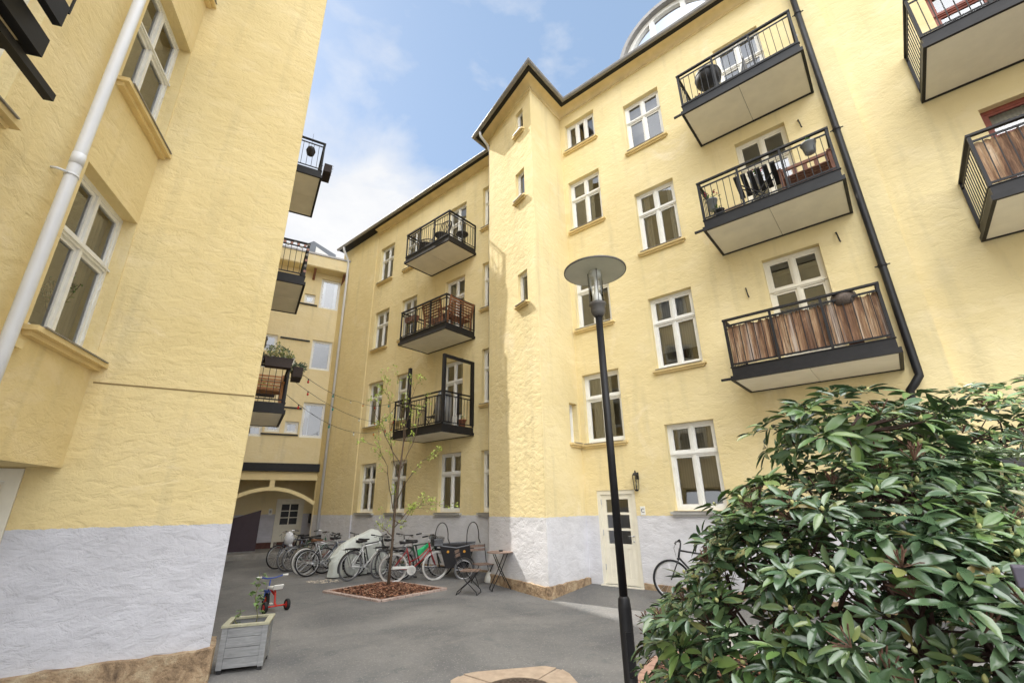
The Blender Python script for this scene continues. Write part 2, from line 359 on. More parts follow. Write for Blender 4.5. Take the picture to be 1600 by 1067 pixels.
def balcony(parent, T, x0, x1, z, dep, bays=3, sbays=1, htop=1.17, reed=None, iron=None, rod=None, label=None, sides='lr', left_in=0.):
    """z = underside at the wall; railing top at z+htop"""
    iron = iron or M_iron; root = thing('balcony', label, None); root.parent = parent
    f = MB(); t = .05
    for yy in (-dep, -t): f.box(x0, x1, yy, yy+t, z, z+.085, T)
    f.box(x0, x0+t, -dep+t, -t, z, z+.085, T); f.box(x1-t, x1, -dep+t, -t, z, z+.085, T)
    u = .035
    f.box(x0+u, x1-u, -dep+u, -dep+u+.03, z+.087, z+.235, T)
    f.box(x0+u, x0+u+.03, -dep+u+.03, -.004, z+.087, z+.235, T); f.box(x1-u-.03, x1-u, -dep+u+.03, -.004, z+.087, z+.235, T)
    f.box(x0+u-.015, x1-u+.015, -dep+u-.015, -dep+u+.045, z+.237, z+.25, T)
    if rod: f.box(x0-rod, x0, -dep+.01, -dep+.05, z+.02, z+.06, T)
    f.build('frame', iron, root)
    s = MB(); xm = (x0+x1)/2
    s.box(x0+t+.002, xm-.004, -dep+t+.002, -t-.002, z+.012, z+.04, T); s.box(xm+.004, x1-t-.002, -dep+t+.002, -t-.002, z+.012, z+.04, T)
    s.build('soffit_board', M_soff, root)
    d = MB(); d.box(x0+u+.035, x1-u-.035, -dep+u+.05, -.006, z+.19, z+.225, T); d.build('deck', M_deck, root)
    zt = z+htop; zb = z+.30; zr = zt-.13; yo = -dep+u+.018
    h = MB(); h.box(x0+.02, x1-.02, yo-.03, yo+.03, zt-.035, zt, T)
    for xs_ in ([x0+.05] if 'l' in sides else [])+([x1-.05] if 'r' in sides else []): h.box(xs_-.03, xs_+.03, yo+.031, -.01, zt-.034, zt-.001, T)
    h.build('handrail', iron, root)
    g = MB()
    runs = [((x0+.05, yo), (x1-.05, yo), bays)]
    if 'l' in sides: runs.append(((x0+.05, yo), (x0+.05, -.02), sbays))
    if 'r' in sides: runs.append(((x1-.05, yo), (x1-.05, -.02), sbays))
    posts = set()
    for a, b, nb in runs:
        for zz in (zr, zb): g.obox((a[0], a[1], zz), (b[0], b[1], zz), .012, .035 if zz == zr else .03, T)
        L = math.hypot(b[0]-a[0], b[1]-a[1])
        for k in range(nb+1): posts.add((round(a[0]+(b[0]-a[0])*k/nb, 3), round(a[1]+(b[1]-a[1])*k/nb, 3)))
        n = int(L/.118)
        for k in range(1, n):
            q = k/n
            if min(abs(q*nb-round(q*nb)), 1)*L/nb < .03: continue
            px, py = a[0]+(b[0]-a[0])*q, a[1]+(b[1]-a[1])*q
            g.box(px-.006, px+.006, py-.006, py+.006, zb, zr, T)
    g.build('balusters', iron, root)
    for px, py in sorted(posts):
        b = MB(); b.box(px-.02, px+.02, py-.02, py+.02, z+.25, zt-.036, T); b.build('post', iron, root)
    if reed:
        b = MB(); n = int((x1-x0)/.03); vs = []; yy = yo+.035
        for i in range(n+1):
            x = x0+.08+(x1-x0-.16)*i/n
            vs += [(x, yy+random.uniform(0, .012), zb+random.uniform(-.01, .0)), (x, yy+random.uniform(0, .012), zr-.015+random.uniform(-.03, .025))]
        fs = [(2*i, 2*i+2, 2*i+3, 2*i+1) for i in range(n)]
        b.add(vs, fs, 0, T); b.add([(x, y+.012, zz) for x, y, zz in vs], [f[::-1] for f in fs], 0, T)
        xx = x1-.085 if reed == 'r' else x0+.085; vs = []; n = int(dep/.03)
        for i in range(n+1):
            y = yo+.03+(dep-.16)*i/n; vs += [(xx+random.uniform(-.01, .005), y, zb), (xx+random.uniform(-.01, .005), y, zr-.02+random.uniform(-.03, .02))]
        if reed == 'r':
            b.add(vs, [(2*i, 2*i+2, 2*i+3, 2*i+1) for i in range(n)], 0, T)
        b.build('reed_screen', M_reed, root)
    return root

# ================================================================ THE SETTING
# ground: the yard falls a little from the house wall to the drain in the middle
AM = -39.86
M0 = (6.265, 7.503)
g = MB(); TM = Fr(M0[0], M0[1], AM)
ys = [-150, -30, -12, -6, -1.6, -.8, 0, 1.2]; zs = [-.1, -.1, -.1, -.1, -.1, -.05, 0, 0]; xs = [-160, -60, -24, -18, -12, -6, 0, 6, 30, 160]
g.add([(x, y, z) for y, z in zip(ys, zs) for x in xs],
      [(j*len(xs)+i, j*len(xs)+i+1, (j+1)*len(xs)+i+1, (j+1)*len(xs)+i) for j in range(len(ys)-1) for i in range(len(xs)-1)], 0, TM)
g.quad((-160, 1.2, 0), (160, 1.2, 0), (160, 200, 0), (-160, 200, 0), TM)
tag(g.build('ground', M_asph), None, kind='structure')
def gz(x, y):
    n = x*.64091+y*.76761
    return -.1 if n < 8.175 else min(0., -.1+(n-8.175)/1.6*.1)

# ---------------------------------------------------------------- the long yellow house with stair tower
house = thing('apartment_building', 'long yellow rendered house with grey plinth and projecting stair tower', 'apartment building', (M0[0], M0[1], 0), R(AM))
TT = Fr(-5.985, -1.584, AM*0-17.44); TL = TT(-2.43, 0, 0); TR = Fr(-5.985, -1.584, 90)
H = 13.62
win = []   # (frame, x0,x1,z0,z1, kwargs)
def W(T, x0, x1, z0, z1, **k): win.append((T, x0, x1, z0, z1, k))
colA = (-15.72, -14.72); colB = (-13.88, -12.92); colC = (-11.28, -10.27); colD = (-9.42, -8.52)
fl = [(1.50, 3.20), (4.58, 6.34), (7.74, 9.43), (10.82, 12.55)]
for i, (a, b) in enumerate(fl):
    W(ID, *colA, a, b, sill='g' if i == 0 else 'y', cur=[('full', M_curt), ('sides', M_curt2), None, ('right', M_curt2)][i])
    W(ID, *colB, a, b, sill='g' if i == 0 else 'y', cur=[('full', M_curt), None, None, ('full', M_curt)][i])
    if i == 0: W(ID, *colC, a, b+.04, sill='g', cur=('full', M_curt))
    else: W(ID, *colC, (3.90, 7.02, 10.13)[i-1], (6.25, 9.36, 12.45)[i-1], sill=None, door=True, transom=.70, cur=[('right', M_curt2), ('full', M_curt), ('sides', M_curt)][i-1])
    W(ID, *colD, a, b, sill='g' if i == 0 else 'y', cur=('full', M_curt) if i == 0 else None)
W(ID, -5.83, -4.79, 3.06, 4.79, cur=('left', M_curt2)); W(ID, -5.86, -4.82, 6.06, 7.80, cur=('right', M_curt2)); W(ID, -5.82, -4.78, 9.12, 10.84); W(ID, -5.81, -4.77, 12.0, 13.06, cols=3, transom=None)
for i, (a, b) in enumerate([(1.52, 3.29), (4.54, 6.33), (7.62, 9.40), (10.80, 12.48)]):
    W(ID, -3.83, -2.79, a, b, sill='g' if i == 0 else 'y', cur=[('blind', M_curt2), ('blind', M_curt), ('sides', M_curt), None][i])
for i, b in enumerate([6.42, 9.50, 12.52]):
    W(ID, -1.30, -.27, b-2.38, b, sill=None, door=True, transom=.70, fm=M_cream if i < 2 else M_white, cur=[('half', M_curtb), None, ('sides', M_curt)][i])
tw = [(TT, -.88, -.42, 6.60, 7.53), (TT, -.87, -.42, 9.87, 10.85), (TT, -.80, -.40, 12.24, 13.08)]
for w in tw: W(*w, cols=1, transom=None, rec=.09, iv=.05, sw=.10, rd=.5, rex=.1)
W(TR, 1.14, 1.50, 3.08, 4.05, cols=1, transom=None, rec=.15, iv=.05, rd=.4, rex=.06)
DOOR = (-5.66, -4.70, .02, 1.96)
body = MB(); tower = MB()
wall_mb(body, ID, -18.9, .93, -.3, H, [w[1:5]+(w[5].get('rec', .13)+.002,) for w in win if w[0] is ID and True]+[DOOR+(.14,)])
# the strip at the far left stands a little proud, like a flat pilaster
pil = MB(); pil.box(-18.95, -16.02, -.045, -.003, -.3, H-.02)
pil.build('corner_pilaster', M_wall, house)
o = body.build('wall', M_wall, house)
wall_mb(tower, TT, -2.43, 0, -.3, H, [w[1:5]+(w[5]['rec']+.002,) for w in win if w[0] is TT])
wall_mb(tower, TR, 0, 1.584, -.3, H, [w[1:5]+(w[5]['rec']+.002,) for w in win if w[0] is TR])
tower.quad((TL[0], 0, -.3), (TL[0], TL[1], -.3), (TL[0], TL[1], H), (TL[0], 0, H))
tower.build('stair_tower', M_wall, house)
for T, a, b, c, d, k in win: window(house, T, a, b, c, d, **k)
# granite footing, irregular
def footing(parent, path, top, name='granite_footing', out=.035):
    b = MB(); P = []
    for (ax, ay), (bx, by) in zip(path, path[1:]):
        L = math.hypot(bx-ax, by-ay); n = max(2, int(L/.12))
        for i in range(n): P.append((ax+(bx-ax)*i/n, ay+(by-ay)*i/n))
    P.append(path[-1])
    k = 5; vs = []
    for i, (x, y) in enumerate(P):
        j = min(i, len(P)-2); d = Vector((P[j+1][0]-P[j][0], P[j+1][1]-P[j][1])).normalized()
        if 0 < i < len(P)-1: d2 = Vector((P[i][0]-P[i-1][0], P[i][1]-P[i-1][1])).normalized(); d = (d+d2).normalized()
        t = top+random.uniform(-.012, .012)
        for m in range(k):
            o_ = out*(1.15-.15*m/(k-1))*random.uniform(.85, 1.2) if m < k-1 else -.02
            vs.append((x+d.y*o_, y-d.x*o_, -.3+(t+.3)*min(1, m/(k-2)) if m < k-1 else t+.012))
    b.add(vs, [(i*k+m, (i+1)*k+m, (i+1)*k+m+1, i*k+m+1) for i in range(len(P)-1) for m in range(k-1)])
    return b.build(name, M_gran, parent)
footing(house, [(TL[0], 0), TL[:2], (-5.985, -1.584), (-5.985, -.02)], .125)
footing(house, [(-18.9, -.046), (-16.02, -.046)], .05, out=.03); footing(house, [(-16.0, 0), (TL[0], 0)], .05, out=.03); footing(house, [(-4.68, 0), (.93, 0)], .10, out=.03)
# cornice, eave board, gutter
path = [(-18.9, 0), (TL[0], 0), TL[:2], (-5.985, -1.584), (-5.985, 0), (.93, 0)]
c = MB(); pr = [(.0, 13.40), (.03, 13.405), (.03, 13.45)]+[(.03+.23*(1-cos(a)), 13.45+.15*sin(a)) for a in np.linspace(0, pi/2, 7)]
for a, b in ((path[0:2], 0), (path[1:], 0)): pass
c.sweep([(-16.0, 0), (TL[0], 0)], pr); c.sweep(path[1:], pr); c.build('cornice', M_sill, house, True)
c = MB(); c.sweep(path, [(.0, 13.601), (.37, 13.603), (.37, 13.64)]); c.build('eave_board', M_eave, house)
c = MB(); c.sweep(path, [(.375+.062*(1-cos(a)), 13.645-.075*sin(a)) for a in np.linspace(0, pi, 9)]+[(.505, 13.652), (.505, 13.645)])
c.build('gutter', M_zinc, house, True)
rf = MB()
rf.add([(-18.9, -.40, 13.66), (TL[0], -.40, 13.66), (.93, -.40, 13.66), (.93, 5, 17.6), (-18.9, 5, 17.6)], [(0, 1, 2, 3, 4)])
a, b = TT(-2.43-.3, -.4, 13.66), TT(.5, -.42, 13.66)
rf.add([a, b, (-5.58, .2, 13.66), (TL[0]-.4, .2, 13.66)], [(0, 1, 2, 3)])
roof = rf.build('roof', M_roof, house)
# arched dormer near the eave
cx, zb, A, B = -2.3, 14.15, 1.5, 1.55
d = MB(); n = 24; y0 = .45; pts = [(cx-A*cos(pi*i/n), zb+B*sin(pi*i/n)) for i in range(n+1)]
inn = [(cx-(A-.14)*cos(pi*i/n), zb+(B-.14)*sin(pi*i/n)) for i in range(n+1)]
d.add([(x, y0, z) for x, z in pts]+[(x, y0, z) for x, z in inn]+[(x, y0+.12, z) for x, z in inn], [(i, i+1, n+2+i, n+1+i) for i in range(n)]+[(n+1+i, n+2+i, 2*n+3+i, 2*n+2+i) for i in range(n)])
for xx in (-.48, .48): d.box(cx+xx-.07, cx+xx+.07, y0-.01, y0+.1, zb-.1, zb+(B-.1)*sqrt(1-(xx/A)**2))
dm = d.build('arched_dormer', M_white, roof); d = MB()
d.add([(x, y0+.06, z) for x, z in inn], [tuple(range(n+1))]); dp = d.build('dormer_pane', glass('sky_glass', 3.), roof)
d = MB(); d.add([(x, y0+.35, z) for x, z in inn], [tuple(range(n+1))]); d.build('dormer_blind', M_curt, roof)
d = MB(); out = [(cx-(A+.12)*cos(pi*i/n), zb+(B+.12)*sin(pi*i/n)) for i in range(n+1)]
d.add([(x, y, z) for y in (y0-.16, 4) for x, z in out]+[(x, y0-.16, z) for x, z in pts]+[(x, y0, z) for x, z in pts], [(i, i+1, n+2+i, n+1+i) for i in range(n)]+[(i, 2*n+2+i, 2*n+3+i, i+1) for i in range(n)]+[(2*n+2+i, 3*n+3+i, 3*n+4+i, 2*n+3+i) for i in range(n)])
d.build('dormer_roof', M_zinc, roof)
# entrance door C
x0, x1, z0, z1 = DOOR; f = MB()
f.box(x0, x0+.08, .02, .13, z0, z1); f.box(x1-.08, x1, .02, .13, z0, z1); f.box(x0+.08, x1-.08, .02, .13, z1-.09, z1); f.box(x0-.02, x1+.02, -.07, .13, z0-.1, z0)
fr_ = f.build('door_frame', M_cream, house)
a, b, c0, c1 = x0+.083, x1-.083, z0+.004, z1-.095; f = MB(); yA, yB = .05, .09
f.box(a, a+.12, yA, yB, c0, c1); f.box(b-.12, b, yA, yB, c0, c1)
lv = [c1-.1, c1-.38, c1-.43, c1-.71, c1-.76, c1-1.03]
f.box(a+.12, b-.12, yA, yB, lv[0], c1); f.box(a+.12, b-.12, yA, yB, lv[2], lv[1]); f.box(a+.12, b-.12, yA, yB, lv[4], lv[3]); f.box(a+.12, b-.12, yA, yB, lv[5]-.09, lv[5])
f.box(a+.12, b-.12, yA+.012, yB, c0+.13, lv[5]-.09); f.box(a+.12, b-.12, yA, yB, c0, c0+.13)
for q in (.28, .5, .72): f.box(a+(b-a)*q-.008, a+(b-a)*q+.008, yA+.004, yA+.012, c0+.14, lv[5]-.1)
dr = f.build('door', M_cream, house); dr['label'] = 'cream panelled door with three glazed rows'
f = MB()
for i in (0, 2, 4): f.quad((a+.12, yA+.02, lv[i+1]), (b-.12, yA+.02, lv[i+1]), (b-.12, yA+.02, lv[i]), (a+.12, yA+.02, lv[i]))
f.build('pane', M_glass, dr); room(dr, ID, a, b, c0+.3, c1, .14)
f = MB(); f.tube([(b-.06, yA, 1.0), (b-.06, yA-.05, 1.0), (b-.17, yA-.05, 1.0)], .009); f.lathe([(.02, -.012), (.02, 0)], (b-.06, yA, 1.0), 10, axis='y'); f.lathe([(.018, -.012), (.018, 0)], (b-.06, yA, .89), 10, axis='y'); f.build('handle', M_chrome, dr, True)
f = MB()
for zz in (.3, 1.0, 1.65): f.tube([(a+.003, yA-.012, zz), (a+.003, yA-.012, zz+.12)], .011)
f.build('hinge', M_chrome, dr)
# downpipes
f = MB(); f.tube([(.53, -.12, 13.6), (.53, -.12, 3.62), (.53, -.13, 3.55), (.44, -.16, 3.42), (.36, -.14, 3.33), (.345, -.12, 3.2), (.345, -.12, .05)], .06, 12)
dp = f.build('downpipe', M_iron, house, True); dp['label'] = 'black downpipe with an offset bend'
for zz in (12.0, 8.65, 5.55, 1.9):
    f = MB(); xx = .53 if zz > 3.4 else .345
    f.lathe([(.07, 0), (.07, .04)], (xx, -.12, zz), 12); f.box(xx-.11, xx+.11, -.128, -.112, zz+.012, zz+.03)
    f.build('bracket', M_iron, dp)
f = MB(); f.tube([(-18.33, -.42, 13.56), (-18.33, -.42, 13.42), (-18.3, -.16, 12.95), (-18.28, -.13, 12.7), (-18.2, -.13, .4)], .055, 10)
dp = f.build('downpipe', M_pipe, house, True); dp['label'] = 'white downpipe in the far corner'
f = MB(); f.tube([(TL[0]-.06, TL[1]-.40, 13.56), (TL[0]-.06, TL[1]-.38, 13.42), (TL[0]-.04, TL[1]-.08, 13.25), (TL[0]-.06, TL[1]+.10, 13.1), (TL[0]-.06, TL[1]+.12, .3)], .045, 8); f.build('downpipe', M_pipe, house, True)
# iron hooks on the wall
for hx, hz in ((-1.67, 5.79), (.05, 6.4), (-.01, 9.24)):
    f = MB(); f.tube([(hx-.02, 0, hz+.12), (hx-.01, -.05, hz+.10), (hx, -.07, hz), (hx+.01, -.06, hz-.10), (hx+.02, -.05, hz-.12)], .014, 6)
    f.build('wall_hook', M_iron, house)
# balconies
bl = [(3.70, 'lowest right balcony wrapped in brown reed'), (6.81, 'middle right balcony with open railing'), (9.86, 'top right balcony with open railing')]
for i, (z, lb) in enumerate(bl): balcony(house, ID, -2.0, .38, z, 1.3, 3, 1, 1.17, 'r' if i == 0 else None, M_ironw if i else M_iron, rod=.17, label=lb)
bals = []
for z, lb in [(3.66, 'lowest left balcony with tall corner frame'), (6.78, 'middle left balcony full of slatted seats'), (9.90, 'top left balcony with round wicker chairs')]:
    bals.append(balcony(house, ID, -12.1, -9.72, z, 1.3, 3, 2, 1.21, label=lb))
# tall dark frame standing on the lowest left balcony
low = bals[0]; zb, zt = 3.95, 5.98
f = MB()
for x, y in ((-9.77, -1.24), (-9.77, -.06)): f.box(x-.045, x+.045, y-.045, y+.045, zb, zt)
f.box(-9.815, -9.725, -1.195, -.105, zt-.085, zt-.002); f.build('tall_frame', M_iron, low)
f = MB(); f.box(-11.445, -11.355, -1.285, -1.195, zb, 5.85); f.build('tall_post', M_iron, low)

# ---------------------------------------------------------------- neighbouring house on the right
nb = thing('apartment_building', 'yellow rendered house with red-brown windows beyond the black downpipe', 'apartment building', (M0[0], M0[1], 0), R(AM))
nw = [(2.42, 3.95, 5.72, 8.02), (2.42, 3.95, 8.85, 11.0), (2.42, 3.95, 11.9, 13.6), (6.2, 7.4, 5.72, 8.0), (6.2, 7.4, 8.85, 11.0), (2.42, 3.6, 1.6, 3.4)]
f = MB(); TN = Fr(0, .12, 0)
wall_mb(f, TN, .93, 12., -.3, 14.2, [w+(.132,) for w in nw])
f.quad((.93, -.0, -.3), (.93, .12, -.3), (.93, .12, 14.2), (.93, 0, 14.2)); f.build('wall', M_wall, nb)
for i, w in enumerate(nw): window(nb, TN, *w, rec=.13, sill=None if i < 3 else 'y', fm=M_red, door=i < 2, transom=.74, cur=('blind', M_curt2) if i == 0 else None)
f = MB(); f.box(.93, 12, -.25, 8, 14.2, 14.4); f.build('roof', M_roof, nb)
balcony(nb, TN, 1.82, 5.2, 5.61, 1.45, 4, 1, 1.17, 'l', None, None, 'near balcony wrapped in weathered bark screen', 'l')
balcony(nb, TN, 1.82, 5.2, 8.60, 1.45, 4, 1, 1.17, None, None, None, 'high near balcony with open railing', 'l')

# ---------------------------------------------------------------- the low link building with the archway
link = thing('passage_building', 'narrow yellow link building bridging an arched passage', 'passage building', (-8.243, 19.617, 0), R(30.2))
gw = [(-.92, -.06, 10.48, 12.0), (-.95, -.1, 7.50, 8.88), (-.95, -.05, 4.50, 6.0), (-1.56, -1.10, 10.62, 11.08), (-2.98, -2.36, 8.10, 8.85), (-1.55, -1.03, 4.64, 5.14), (-2.27, -1.72, 4.66, 5.16), (-3.3, -2.36, 4.45, 4.92), (-2.98, -2.36, 7.35, 7.95), (-2.05, -1.55, 7.6, 7.95)]
f = MB(); wall_mb(f, ID, -3.6, .25, 3.42, 12.25, [w+(.082,) for w in gw])
f.quad((-3.6, 0, 3.42), (.25, 0, 3.42), (.25, .4, 3.42), (-3.6, .4, 3.42)); f.build('wall', M_wallG, link)
cu = [('sides', M_curt), None, ('left', M_curt), ('full', M_curt), None, None, None, None, None, None]
for w, c in zip(gw, cu): window(link, ID, *w, rec=.08, cols=1, transom=None, sill=None, iv=.06, cur=c)
for a, b, z in ((-2.27, -1.07, 8.78), (-2.4, -1.0, 5.72), (-2.4, -1.0, 4.58), (-2.0, -.98, 10.55)):
    f = MB(); f.box(a, b, -.06, -.002, z-.04, z+.02); f.build('drip_moulding', M_ironw, link)
f = MB(); f.box(-4, .3, -.6, -.56, 12.28, 12.85); f.box(-4, .3, -.56, .3, 12.25, 12.28); f.build('fascia', M_wallG, link)
f = MB(); f.box(-4, .3, -.64, 6, 12.86, 12.95); rfg = f.build('roof', M_zinc, link)
for x in (-1.3, .0): f = MB(); f.obox((x, -.02, 11.85), (x, -.45, 12.22), .1, .12); f.build('bracket', M_brownw, link)
# glazed roof dormer behind the parapet
f = MB(); f.prism([(-1.7, 12.95), (-.3, 12.95), (-.3, 14.2), (-1.45, 14.7), (-1.7, 14.5)], 1.4, 3.4); f.build('roof_dormer', flat('blue_grey_sheet', (.16, .18, .21), .5, .15, 4), link)
f = MB(); f.quad((-1.35, 1.37, 13.2), (-.45, 1.37, 13.2), (-.45, 1.37, 13.95), (-1.3, 1.37, 14.4)); f.build('dormer_pane', M_curt, link)
# the timber arch front
M_beam = flat('pale_yellow_timber', (.80, .66, .36), .6, .06, 3, .05)
f = MB(); f.box(-3.4, .07, -.14, .2, 3.14, 3.415); f.box(-3.4, .09, -.16, .2, 3.10, 3.139); f.build('lintel', M_iron, link)
f = MB(); f.box(-3.4, .05, -.05, .05, 2.765, 2.93)
f.box(-3.4, .05, .0, .04, 2.931, 3.095)
for x in (-2.6, -1.9, -1.2, -.6, .0): f.box(x-.025, x+.025, -.03, -.001, 2.932, 3.094)
f.box(-.04, .22, -.06, .25, -.1, 2.764); f.box(-3.4, -3.3, -.05, .05, -.1, 2.764)
cxa, hw = -1.68, 1.64; n = 24
top = [(cxa+hw*(2*i/n-1), 2.50-.55*(2*i/n-1)**2) for i in range(n+1)]; bot = [(cxa+(hw-.01)*(2*i/n-1), 2.36-.58*(2*i/n-1)**2) for i in range(n+1)]
vs = [(x, -.045, z) for x, z in top]+[(x, -.045, z) for x, z in bot]+[(x, .045, z) for x, z in top]+[(x, .045, z) for x, z in bot]; k = n+1
f.add(vs, [q for i in range(n) for q in ((k+i, k+i+1, i+1, i), (2*k+i, 2*k+i+1, i+1, i), (k+i, k+i+1, 3*k+i+1, 3*k+i))])
f.box(cxa-.09, cxa+.09, -.047, .047, 2.49, 2.764); f.build('arch_frame', M_beam, link)
# passage walls, ceiling, floor
f = MB(); f.quad((-6, 2.5, -.1), (.9, 2.5, -.1), (.9, 2.5, 3.0), (-6, 2.5, 3.0)); f.quad((.25, 2.5, -.1), (.25, .25, -.1), (.25, .25, 3.), (.25, 2.5, 3.)); f.build('passage_wall', M_wallG, link)
f = MB(); f.box(-6, .3, .21, 2.6, 3.0, 3.1); f.build('passage_ceiling', M_beam, link)
f = MB(); f.box(-3.36, .04, .9, 1.3, .101, .12); 
b0 = (-1.16, -.22, .17, 1.98); f = MB(); yA = 2.44
f.box(b0[0]-.09, b0[0], yA-.02, 2.499, .12, 2.08); f.box(b0[1], b0[1]+.09, yA-.02, 2.499, .12, 2.08); f.box(b0[0], b0[1], yA-.02, 2.499, 1.98, 2.08); f.build('door_frame', M_cream, link)
f = MB(); a, b, c0, c1 = b0; f.box(a, a+.13, yA, yA+.04, c0, c1); f.box(b-.13, b, yA, yA+.04, c0, c1); f.box(a+.13, b-.13, yA, yA+.04, c1-.12, c1); f.box(a+.13, b-.13, yA+.01, yA+.04, c0, c0+.85)
f.box((a+b)/2-.02, (a+b)/2+.02, yA, yA+.03, c0+.85, c1-.12)
for zz in (c0+1.13, c0+1.41): f.box(a+.13, b-.13, yA+.002, yA+.028, zz-.018, zz+.018)
dr = f.build('door', M_cream, link); dr['label'] = 'white door with six small panes'
f = MB(); f.quad((a+.13, yA+.03, c0+.85), (b-.13, yA+.03, c0+.85), (b-.13, yA+.03, c1-.12), (a+.13, yA+.03, c1-.12)); f.build('pane', M_blk, dr)
f = MB(); f.box(-4.5, .1, 2.44, 2.497, -.1, .32); f.build('granite_footing', flat('dark_red_brick_footing', (.12, .055, .045), .85, .3, 8, .5), link)
f = MB(); f.box(-5, .24, -.05, 2.49, -.2, .08); tag(f.build('passage_floor', M_pave, None, loc=(-8.243, 19.617, 0), rz=R(30.2)), None, kind='structure')
TG = lambda x, y, z: Fr(-8.243, 19.617, 30.2)(x, y, z)
f = MB(); f.prism([(-3.25, .12), (-1.87, .12), (-1.87, 1.64), (-3.25, 1.22)], .98, 1.03, None); f.box(-3.25, -1.87, .975, 1.035, .085, .119, None, 1)
gt = f.build('gate_panel', [flat('plum_brown_board', (.055, .035, .048), .55, .15, 4), M_zinc], None, loc=(-8.243, 19.617, 0), rz=R(30.2))
tag(gt, 'dark plum-brown gate panel with slanting top standing open in the passage', 'gate')
f = MB(); f.box(-.02, .1, .9, 1.0, 1.05, 1.42); f.box(-.015, .095, .885, .9, 1.37, 1.40)
f = MB(); f.box(.12, .24, 2.1, 2.35, 1.05, 1.45); f.box(.11, .12, 2.1, 2.35, 1.36, 1.38)
tag(f.build('mailbox', M_blk, None, loc=(-8.243, 19.617, 0), rz=R(30.2)), 'small black letterbox beside the six-pane passage door', 'mailbox')
f = MB(); f.box(-1.52, -1.38, 2.48, 2.495, 1.42, 1.68); f.box(-1.49, -1.41, 2.474, 2.48, 1.5, 1.62, None, 1)
tag(f.build('intercom_panel', [M_white, M_zinc], None, loc=(-8.243, 19.617, 0), rz=R(30.2)), 'small white intercom plate on the passage back wall', 'intercom')

# ---------------------------------------------------------------- near house on the left
left = thing('apartment_building', 'near yellow rendered house with overhanging window bay and granite footing', 'apartment building', (-3.46, 5.894, 0), R(30.2))
HL = 16.7
f = MB(); D1 = (-2.95, -1.98, .0, 2.14)
wall_mb(f, ID, -9, 0, -.3, HL, [D1+(.1,)])
f.quad((0, 0, -.3), (0, .6, -.3), (0, .6, HL), (0, 0, HL)); f.quad((0, .6, -.3), (-.6, .6, -.3), (-.6, .6, HL), (0, .6, HL)); wall_mb(f, Fr(-.6, 0, 90), .6, 18, -.3, HL, [q for zf in (3.84, 6.94, 10.09) for q in ((1.6, 2.6, zf+.8, zf+2.5, .022), (4.5, 5.5, zf+.02, zf+2.4, .022), (8.2, 9.2, zf+.8, zf+2.5, .022), (11.2, 12.2, zf+.8, zf+2.5, .022))])
f.quad((-9, 0, HL), (0, 0, HL), (-.6, 18, HL), (-9, 18, HL)); f.quad((-9, 0, -.3), (-9, 18, -.3), (-9, 18, HL), (-9, 0, HL))
f.build('wall', M_wallL, left)
f = MB(); f.sweep([(0, 0), (0, .6), (-.6, .6), (-.6, 18)], [(0, HL-.4), (.35, HL-.1), (.35, HL+.1), (0, HL+.1)]); f.build('cornice', M_sill, left)
f = MB(); f.box(-1.66, -.01, -.006, .0, 3.105, 3.112); f.box(-1.66, -.01, -.004, .0, 3.112, 3.122, None, 0); f.build('wall_joint', flat('dark_joint', (.25, .18, .08), .9), left)
footing(left, [(-1.98, 0), (0, 0), (0, .6)], .23, out=.05)
# the bay: its long face runs away from the camera and meets the wall in a re-entrant corner
TA = Fr(-1.70, 0, 78.1)      # x runs away from the camera along the bay face, y into the bay
aw = [(-1.22, -.02, 3.36, 5.26), (-1.22, -.02, 6.46, 8.38), (-1.22, -.02, 9.56, 11.5), (-4.1, -2.35, 4.78, 6.4)]
f = MB(); wall_mb(f, TA, -8, 0, 2.15, HL-.02, [w+(.152,) for w in aw])
f.quad(TA(-8, 0, 2.15), (-1.70, 0, 2.15), (-9, 0, 2.15), TA(-8, 6, 2.15)); f.build('window_bay', M_wallA, left)
for i, w in enumerate(aw):
    if i == 3: w = (w[0], w[1], w[2], w[3])
    o = window(left, TA, *w, rec=.15, sill='y', transom=.61, cur=[('sides', M_curt2), ('left', M_curt2), None, None][i], sw=.13, iv=.06)
f = MB(); a, b, c0, c1 = D1
f.box(b-.12, b-.002, -.02, .06, c0, c1-.005); f.box(a, b-.12, -.02, .06, c1-.13, c1-.005); f.box(a, a+.1, -.02, .06, c0, c1-.13); f.build('door_frame', M_cream, left)
f = MB(); f.box(a+.1, b-.123, .02, .07, c0, c1-.133); f.box(a+.25, b-.27, .012, .02, c0+1.0, c1-.3)
dr = f.build('door', M_cream, left); f = MB(); f.tube([(b-.128, .0, 1.72), (b-.128, .0, 1.86)], .012); f.build('hinge', M_chrome, dr)
f = MB(); f.box(b-.235, b-.155, .0195, .0115, 1.89, 1.97); f.build('notice_sticker', flat('yellow_sticker', (.85, .48, .03), .5, .05), dr)
f = MB(); f.tube([TA(-1.56, -.115, 20), TA(-1.56, -.115, 3.0), TA(-1.56, -.115, 2.2)], .053, 16)
dp = f.build('downpipe', M_pipe, left, True); dp['label'] = 'thick white downpipe up the bay'
for zz in (4.82, 7.9, 10.9):
    f = MB(); f.lathe([(.059, -.012), (.059, .012)], TA(-1.56, -.115, zz), 16); f.tube([TA(-1.62, -.115, zz), TA(-1.66, -.05, zz), TA(-1.66, .0, zz)], .012, 6)
    f.build('bracket', M_pipe, dp, True)
    f = MB(); f.lathe([(.0565, .13), (.0565, .26)], TA(-1.56, -.115, zz), 16); f.build('pipe_joint', M_pipe, dp, True)
f = MB(); f.tube([TA(-1.36, -.012, 3.6), TA(-1.33, -.012, 3.55), TA(-1.33, -.012, 3.25)], .012, 6); f.box(-1.39, -1.27, -.06, -.001, 3.10, 3.18, TA); f.build('cable_box', M_wallA, left)
